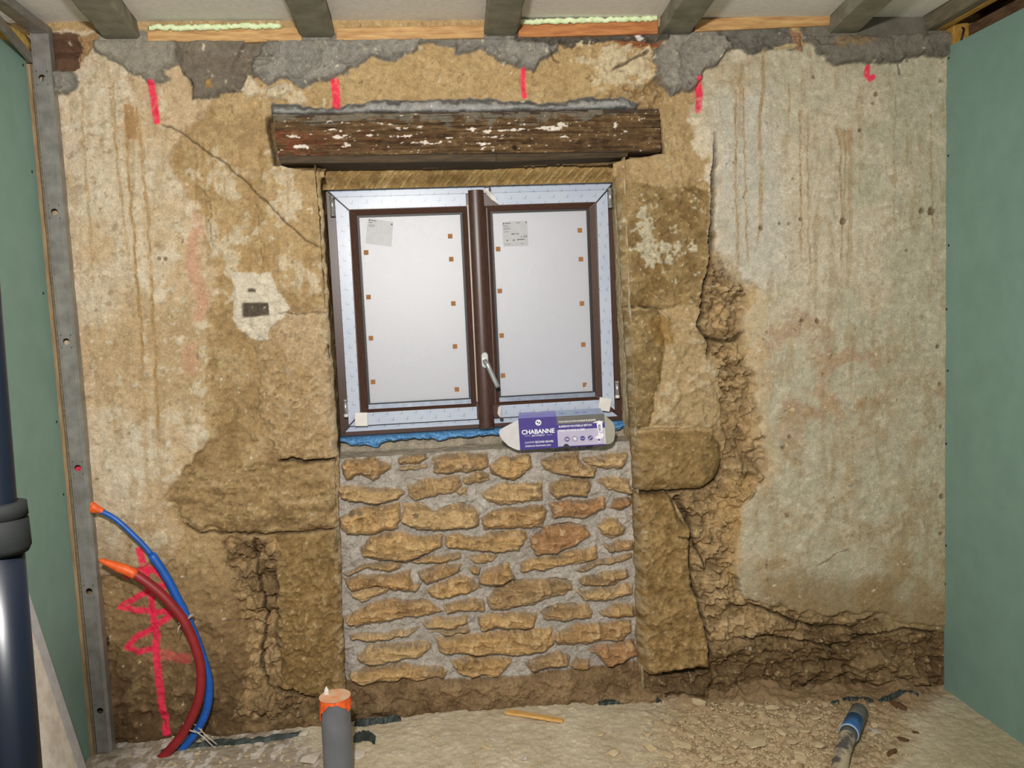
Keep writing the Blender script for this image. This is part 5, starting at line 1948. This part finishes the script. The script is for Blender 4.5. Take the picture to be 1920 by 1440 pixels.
# tape: a cap with an uneven, pleated skirt
bm = bmesh.new()
nq = 72
tp, sk = [], []
for k in range(nq):
    q = 2 * math.pi * k / nq
    cx, sy = math.cos(q), math.sin(q)
    # front (towards the room) is sy<0; skirt is shortest at the middle front, long at the left
    a = math.atan2(sy, cx)                # -pi..pi, front = -pi/2
    da = (a + math.pi / 2)
    dw = (da + math.pi) % (2 * math.pi) - math.pi
    if dw < 0:
        drop = .004 + .070 * min(1, (-dw / 1.35)) ** 1.6
    else:
        drop = .004 + .034 * min(1, (dw / .95)) ** 1.5 - .012 * min(1, max(0, dw - 1.1))
    drop += .004 * math.sin(q * 11 + 1) * min(1, abs(dw))
    rr = pr + .002 + .0016 * (1 + math.sin(q * 14))
    tp.append(bm.verts.new((pc[0] + lean + (pr + .001) * cx, pc[1] + (pr + .001) * sy, ztop)))
    sk.append(bm.verts.new((pc[0] + lean + rr * cx, pc[1] + rr * sy, ztop - max(.008, drop * .95))))
ce = bm.verts.new((pc[0] + lean, pc[1], ztop + .001))
for k in range(nq):
    j = (k + 1) % nq
    bm.faces.new([tp[k], tp[j], sk[j], sk[k]])
    bm.faces.new([tp[j], tp[k], ce])
bmesh.ops.recalc_face_normals(bm, faces=bm.faces)
bmesh.ops.solidify(bm, geom=bm.faces[:], thickness=.0008)
o = bm_obj('orange_tape', bm, M_ORANGE, root, False)
o.matrix_parent_inverse = inv
M_DUST = mat('dusty_tape', (224, 190, 158), (240, 140, 90), 40, .8, lo=.4, hi=.7)
V = [(pc[0] + lean + .0485 * math.cos(q), pc[1] + .0485 * math.sin(q), ztop + .0022) for q in np.linspace(0, 2 * math.pi, 40, endpoint=False)]
o = mesh_obj('dusty_top', V, [tuple(range(40))], M_DUST, root)
o.matrix_parent_inverse = inv
V, F = tube_geo([(pc[0] + lean - .028, pc[1] + .02, ztop + .001), (pc[0] + lean - .027, pc[1] + .02, ztop + .014), (pc[0] + lean - .0275, pc[1] + .02, ztop + .026)], [.008, .0075, .001], 6)
o = mesh_obj('tape_twist', V, F, M_WHITE, root)
o.matrix_parent_inverse = inv

# dusty hose with blue sleeve on the right
hp = [on_floor(1570, 1500), on_floor(1574, 1462), on_floor(1580, 1432), on_floor(1590, 1405)]
hp2 = [on_floor(1596, 1398), on_floor(1606, 1372), on_floor(1614, 1350)]
root = empty('hose', tuple(hp[0]))
tag(root, 'dusty grey hose lying on the rubble with a blue sleeve on its end', 'hose')
inv = Matrix.Translation(-root.location)
M_HOSE = mat('dusty_hose', (188, 172, 146), (86, 82, 80), 22, .8, lo=.45, hi=.6, detail=6)
body = spline([hp[0] + np.array([0, 0, .026]), hp[1] + np.array([0, 0, .03]), hp[2] + np.array([0, 0, .04]), hp[3] + np.array([.002, 0, .052])], 8)
o = tube('hose_body', body, .0255, M_HOSE, root, 24)
o.matrix_parent_inverse = inv
e0 = body[-1]
e1 = onY(1612, 1331, e0[1] + .17)
dirv = (e1 - e0)
SPT = [e0 - dirv * .03, e0 + dirv * .02, e0 + dirv * .30]
M_SLV = mat('blue_sleeve', (70, 134, 206), (54, 110, 178), 20, .5)
o = tube('blue_sleeve', [e0 + dirv * .04, e0 + dirv * .12, e0 + dirv * .56], [.031, .0305, .0298], M_SLV, root, 24)
o.matrix_parent_inverse = inv
M_SLG = mat('dusty_sleeve', (124, 122, 116), (88, 92, 96), 24, .7)
o = tube('sleeve_end', [e0 + dirv * .50, e0 + dirv * .6, e0 + dirv * .95, e0 + dirv * 1.0], [.0296, .0301, .029, .022], M_SLG, root, 24)
o.matrix_parent_inverse = inv
o = tube('sleeve_rim', [e0 + dirv * .025, e0 + dirv * .045], [.0322, .0322], mat('pale_rim', (170, 190, 216), (150, 170, 200), 20, .5), root, 24)
o.matrix_parent_inverse = inv
o = tube('neck', [e0 - dirv * .10, e0 + dirv * .05], [.026, .0285], mat('dark_neck', (66, 64, 68), (90, 86, 84), 24, .7), root, 24)
o.matrix_parent_inverse = inv

# ------------------------------------------------------------------ foreground left: telescopic pole and leaning panel
PY_ = -2.0
cA = onY(-2, 985, PY_)
root = empty('telescopic_pole', (cA[0], PY_, 0))
tag(root, 'dark navy telescopic support pole with a black collar at the left edge', 'pole')
inv = Matrix.Translation(-root.location)


def pole_x(py, px_right, r):
    return onY(px_right, py, PY_)[0] - r


rl, ru, rc = .0242, .0175, .03
b0 = np.array([pole_x(1440, 75, rl), PY_, onY(75, 1440, PY_)[2]])
b1 = np.array([pole_x(1040, 43, rl), PY_, onY(43, 1040, PY_)[2]])
ax = (b1 - b0) / (b1[2] - b0[2])
foot = b0 + ax * (.085 - b0[2])
topc = b1
o = tube('lower_tube', [foot, b0, b1 + ax * .01], rl, M_POLE, root, 36)
o.matrix_parent_inverse = inv
u0 = np.array([pole_x(930, 28, ru), PY_, onY(28, 930, PY_)[2]])
u1 = np.array([pole_x(600, 2, ru), PY_, onY(2, 600, PY_)[2]])
ax2 = (u1 - u0) / (u1[2] - u0[2])
o = tube('upper_tube', [u0 - ax2 * .1, u0, u1, u1 + ax2 * .045], ru, M_POLE, root, 36)
o.matrix_parent_inverse = inv
z_lo, z_hi = onY(50, 1022, PY_)[2], onY(49, 941, PY_)[2]
cc_ = lambda z: u0 + ax * (z - u0[2])
rcol = onY(52, 985, PY_)[0] - cc_((z_lo + z_hi) / 2)[0]
o = tube('collar', [cc_(z_lo - .006), cc_(z_lo), cc_(z_lo + (z_hi - z_lo) * .62), cc_(z_lo + (z_hi - z_lo) * .64), cc_(z_lo + (z_hi - z_lo) * .68), cc_(z_lo + (z_hi - z_lo) * .70), cc_(z_hi), cc_(z_hi + .001)],
         [rcol * .9, rcol, rcol * .97, rcol * .92, rcol * .92, rcol * .97, rcol * .95, rcol * .8], M_COLLAR, root, 36)
o.matrix_parent_inverse = inv
o = tube('base_plate', [foot + np.array([0, 0, -.003]), foot + np.array([0, 0, .004])], .05, M_POLE, root, 30)
o.matrix_parent_inverse = inv

T = onX(50, 1098, XL + .012)
B = onZ(186, 1512, .083)
run = np.array([0, -.55, 0])
d = (B - T)
nrm = np.cross(d, run)
nrm /= np.linalg.norm(nrm)
if nrm[0] < 0:
    nrm = -nrm
root = empty('leaning_panel', tuple(B))
tag(root, 'light marbled panel leaning against the left green board behind the dark pole', 'panel')
inv = Matrix.Translation(-root.location)
bm = bmesh.new()
ins = np.array([0, -.045, 0])
q = [T + ins, B + ins, B + run, T + run]
hexa(bm, [Vector(p) for p in q] + [Vector(p - nrm * .010) for p in q])
o = bm_obj('panel_face', bm, M_SLATE, root)
o.matrix_parent_inverse = inv
bm = bmesh.new()
q = [T, B, B + ins, T + ins]
hexa(bm, [Vector(p) for p in q] + [Vector(p - nrm * .010) for p in q])
o = bm_obj('panel_border', bm, M_SLATE_E, root)
o.matrix_parent_inverse = inv

# ------------------------------------------------------------------ bits on the floor
a, b = on_floor(948, 1339), on_floor(1056, 1355)
t = (b - a)
t /= np.linalg.norm(t)
s = np.cross((0, 0, 1), t)
bm = bmesh.new()
L = np.linalg.norm(b - a)
up = np.array([0, 0, 1.0])
sec = []
for f_, wd, lf in ((0, .011, .006), (.05, .015, .006), (.3, .013, .006), (.7, .012, .005), (.93, .011, .004), (1.0, .007, .003)):
    c = a + t * L * f_ + up * lf
    sec.append([bm.verts.new(c - s * wd), bm.verts.new(c + s * wd), bm.verts.new(c + s * wd * .9 + up * .008), bm.verts.new(c - s * wd * .9 + up * .009)])
for i in range(len(sec) - 1):
    for k in range(4):
        bm.faces.new([sec[i][k], sec[i][(k + 1) % 4], sec[i + 1][(k + 1) % 4], sec[i + 1][k]])
bm.faces.new(sec[0])
bm.faces.new(sec[-1])
tag(bm_obj('wood_splinter', bm, M_SPLINT), 'pale split piece of pine lying on the floor below the stone blocking', 'wood')


def membrane(pts, hgt, label, lay=0.0):
    n = 40
    W_ = spline([on_floor(*p) for p in pts], max(3, n // len(pts)))
    bm = bmesh.new()
    rows = []
    for i, p in enumerate(W_):
        e = min(1, min(i, len(W_) - 1 - i) / 3 + .25)
        j = [rnd.uniform(-.004, .004) for _ in range(4)]
        rows.append([bm.verts.new((p[0], p[1] - .004 - lay + j[0], p[2] - .004)), bm.verts.new((p[0] + j[1], p[1] + .002 + j[2], p[2] + hgt * .5 * e + .004)), bm.verts.new((p[0], p[1] + .010 + j[3], p[2] + (hgt + j[0]) * e + .002))])
    for i in range(len(rows) - 1):
        for k in range(2):
            bm.faces.new([rows[i][k], rows[i + 1][k], rows[i + 1][k + 1], rows[i][k + 1]])
    bmesh.ops.recalc_face_normals(bm, faces=bm.faces)
    bmesh.ops.solidify(bm, geom=bm.faces[:], thickness=.0012)
    return tag(bm_obj('plastic_membrane', bm, M_MEMB), label, 'membrane')


membrane([(664, 1362), (690, 1360), (722, 1356), (752, 1352)], .020, 'dark green plastic membrane scrap standing at the wall foot right of the waste pipe')
membrane([(664, 1384), (684, 1378), (704, 1386)], .010, 'dark green plastic membrane scrap lying flat beside the grey waste pipe', .03)
membrane([(300, 1412), (350, 1404), (400, 1398), (450, 1396), (520, 1388), (572, 1378)], .014, 'long dark green plastic membrane edge at the wall foot left of the grey pipe')
membrane([(1122, 1322), (1170, 1318), (1215, 1314), (1240, 1318)], .012, 'dark green plastic membrane edge at the wall foot under the big right jamb stone')
membrane([(1560, 1318), (1600, 1314), (1640, 1316)], .010, 'green plastic membrane edge poking from the rubble behind the hose end')
membrane([(1650, 1316), (1690, 1308), (1722, 1302)], .008, 'thin green plastic membrane edge near the right green board')

# chips of stone and plaster
M_CHIP = mat('stone_chip', (216, 196, 162), (186, 162, 124), 60, .9, bump=.4)
M_CHIP2 = mat('brown_chip', (116, 80, 50), (84, 58, 36), 60, .9, bump=.4)
M_CHIP3 = mat('pale_chip', (216, 206, 194), (188, 174, 158), 60, .9, bump=.3)
protos = []
for k in range(7):
    bm = bmesh.new()
    bmesh.ops.create_icosphere(bm, subdivisions=1, radius=1)
    rr = random.Random(40 + k)
    for v in bm.verts:
        v.co *= rr.uniform(.7, 1.25)
        v.co.z *= rr.uniform(.5, .8)
    # cut a couple of flat faces so that it looks broken
    for _ in range(3):
        nrm_ = Vector((rr.uniform(-1, 1), rr.uniform(-1, 1), rr.uniform(-.3, 1))).normalized()
        bmesh.ops.bisect_plane(bm, geom=bm.verts[:] + bm.edges[:] + bm.faces[:], plane_co=nrm_ * rr.uniform(.45, .7), plane_no=nrm_, clear_outer=True)
        bmesh.ops.holes_fill(bm, edges=bm.edges[:])
    bmesh.ops.recalc_face_normals(bm, faces=bm.faces)
    me = bpy.data.meshes.new('stone_chip')
    bm.to_mesh(me)
    bm.free()
    me.materials.append(M_CHIP)
    protos.append(me)


def chip(px, py, wpx, me=None, mt=None, label=None, group=None, flat=.5, asp=.75):
    p = on_floor(px, py)
    dist = np.linalg.norm(p - CAM)
    r = wpx * dist / FPX / 1.7
    m_ = me or rnd.choice(protos)
    if mt:
        m_ = m_.copy()
        m_.materials.clear()
        m_.materials.append(mt)
    o = bpy.data.objects.new('stone_chip', m_)
    o.location = (p[0], p[1], p[2] + r * flat * .35)
    o.scale = (r * 1.15, r * 1.15 * asp, r * flat)
    o.rotation_euler = (rnd.uniform(-.15, .15), rnd.uniform(-.15, .15), rnd.uniform(0, 6.28))
    link(o)
    tag(o, label, 'stone', group)
    return o


chip(1275, 1398, 30, label='large angular dark-edged stone chip on the left part of the rubble', flat=.45)
chip(1250, 1415, 24, label='pale angular chip just below the darkest-edged large chip', flat=.4)
chip(1415, 1392, 40, label='broad flat tan slab of plaster left of the hose', flat=.25)
chip(1312, 1322, 22, label='upright flat tan chip at the back of the rubble near the jamb stone', flat=1.0, asp=.4)
chip(1640, 1372, 20, mt=M_CHIP3, label='small pale square chip right of the blue hose sleeve', flat=.3)
chip(1684, 1325, 26, mt=M_CHIP2, label='rust brown chip lying by the right end of the rubble', flat=.35)
chip(1674, 1412, 24, mt=M_CHIP2, label='brown elongated chip on the right floor near the frame edge', flat=.4, asp=.4)
chip(1690, 1388, 18, mt=M_CHIP2, label='small dark brown chip right of the pale square chip', flat=.4, asp=.5)
chip(1715, 1374, 10, mt=M_CHIP2, label='tiny dark brown crumb on the smooth right floor', flat=.4)
chip(672, 1416, 26, mt=M_CHIP3, label='flat pale triangular chip right of the grey waste pipe', flat=.3)
chip(582, 1424, 40, mt=M_CHIP3, label='broad pale slab fragment at the left foot of the grey waste pipe', flat=.35)
chip(572, 1376, 18, mt=M_CHIP3, label='small pale upright chip at the wall foot left of the grey pipe', flat=.8)
chip(925, 1388, 18, mt=M_CHIP3, label='pale curled flake on the dusty floor left of the splinter end', flat=.5)
chip(912, 1403, 17, label='tan chip in front of the pale curled flake', flat=.5)
chip(985, 1424, 14, mt=M_CHIP3, label='lone pale pebble on the dusty floor near the bottom middle', flat=.6)
chip(811, 1384, 11, label='lone tan pebble between the waste pipe and the splinter', flat=.6)
chip(1150, 1412, 24, label='tan lump at the left edge of the rubble', flat=.5)
chip(1128, 1378, 14, label='small tan lump left of the rubble behind the larger lump', flat=.5)
chip(1500, 1424, 26, label='angular tan lump beside the hose near the bottom edge', flat=.5)
chip(1345, 1425, 22, label='tan chip in the middle of the rubble at the bottom edge', flat=.5)

used_ = []
GL1 = 'one of the small tan stone chips scattered over the rubble floor'
r3 = random.Random(21)
cnt = 0
while cnt < 150:
    px, py = r3.uniform(1200, 1640), r3.uniform(1322, 1438)
    if 1555 < px < 1635 and py > 1320:
        continue
    if px < 1330 and py < 1350:
        continue
    wpx = r3.choice([8, 10, 12, 14, 16, 19, 24])
    if any(math.hypot(px - a, py - b) < (wpx + c) * .55 for a, b, c in used_):
        continue
    used_.append((px, py, wpx))
    chip(px, py, wpx, label=GL1, group='stone chips on the rubble floor', flat=r3.uniform(.35, .7), asp=r3.uniform(.55, .95))
    cnt += 1
GL2 = 'one of the few small crumbs on the smooth dusty floor below the stone blocking'
for k in range(34):
    px, py = r3.uniform(720, 1190), r3.uniform(1372, 1436)
    chip(px, py, r3.choice([4, 5, 6, 7]), label=GL2, group='crumbs on the smooth floor', flat=r3.uniform(.4, .7))
GL3 = 'one of the brown crumbs scattered on the floor beside the right green board'
for k in range(16):
    px, py = r3.uniform(1640, 1800), r3.uniform(1345, 1435)
    if px > 1720 + (py - 1330) * 1.0:
        continue
    chip(px, py, r3.choice([5, 6, 8, 10]), mt=None, label=GL3, group='crumbs by the right board', flat=.4)
GL4 = 'one of the pale crumbs on the grey floor left of the waste pipe'
for k in range(26):
    px, py = r3.uniform(240, 590), r3.uniform(1408, 1438)
    chip(px, py, r3.choice([4, 5, 6, 8]), me=protos[k % 7], label=GL4, group='crumbs left of the waste pipe', flat=.5)

# the finest rubble: too many to count
V, F = [], []
for k in range(2600):
    if k < 2100:
        px, py = r3.gauss(1440, 120), r3.uniform(1318, 1450)
    else:
        px, py = r3.uniform(230, 1750), r3.uniform(1350, 1445)
    if not (210 < px < 1770):
        continue
    p = on_floor(px, py)
    if p[1] > .09 or p[0] > 3.14:
        continue
    r = r3.uniform(.0016, .0052)
    i0 = len(V)
    for dx, dy, dz in ((1, 0, 0), (0, 1, 0), (-1, 0, 0), (0, -1, 0), (0, 0, 1), (0, 0, -1)):
        V.append((p[0] + r * (dx + r3.uniform(-.3, .3)), p[1] + r * (dy + r3.uniform(-.3, .3)), p[2] + r * .3 + r * .7 * (dz + r3.uniform(-.2, .2))))
    F += [(i0 + a, i0 + b, i0 + c) for a, b, c in ((0, 1, 4), (1, 2, 4), (2, 3, 4), (3, 0, 4), (1, 0, 5), (2, 1, 5), (3, 2, 5), (0, 3, 5))]
gr = mesh_obj('rubble', V, F, M_CHIP)
tag(gr, 'fine tan grit and crumbs of mortar scattered over the whole floor', 'rubble', kind='stuff')
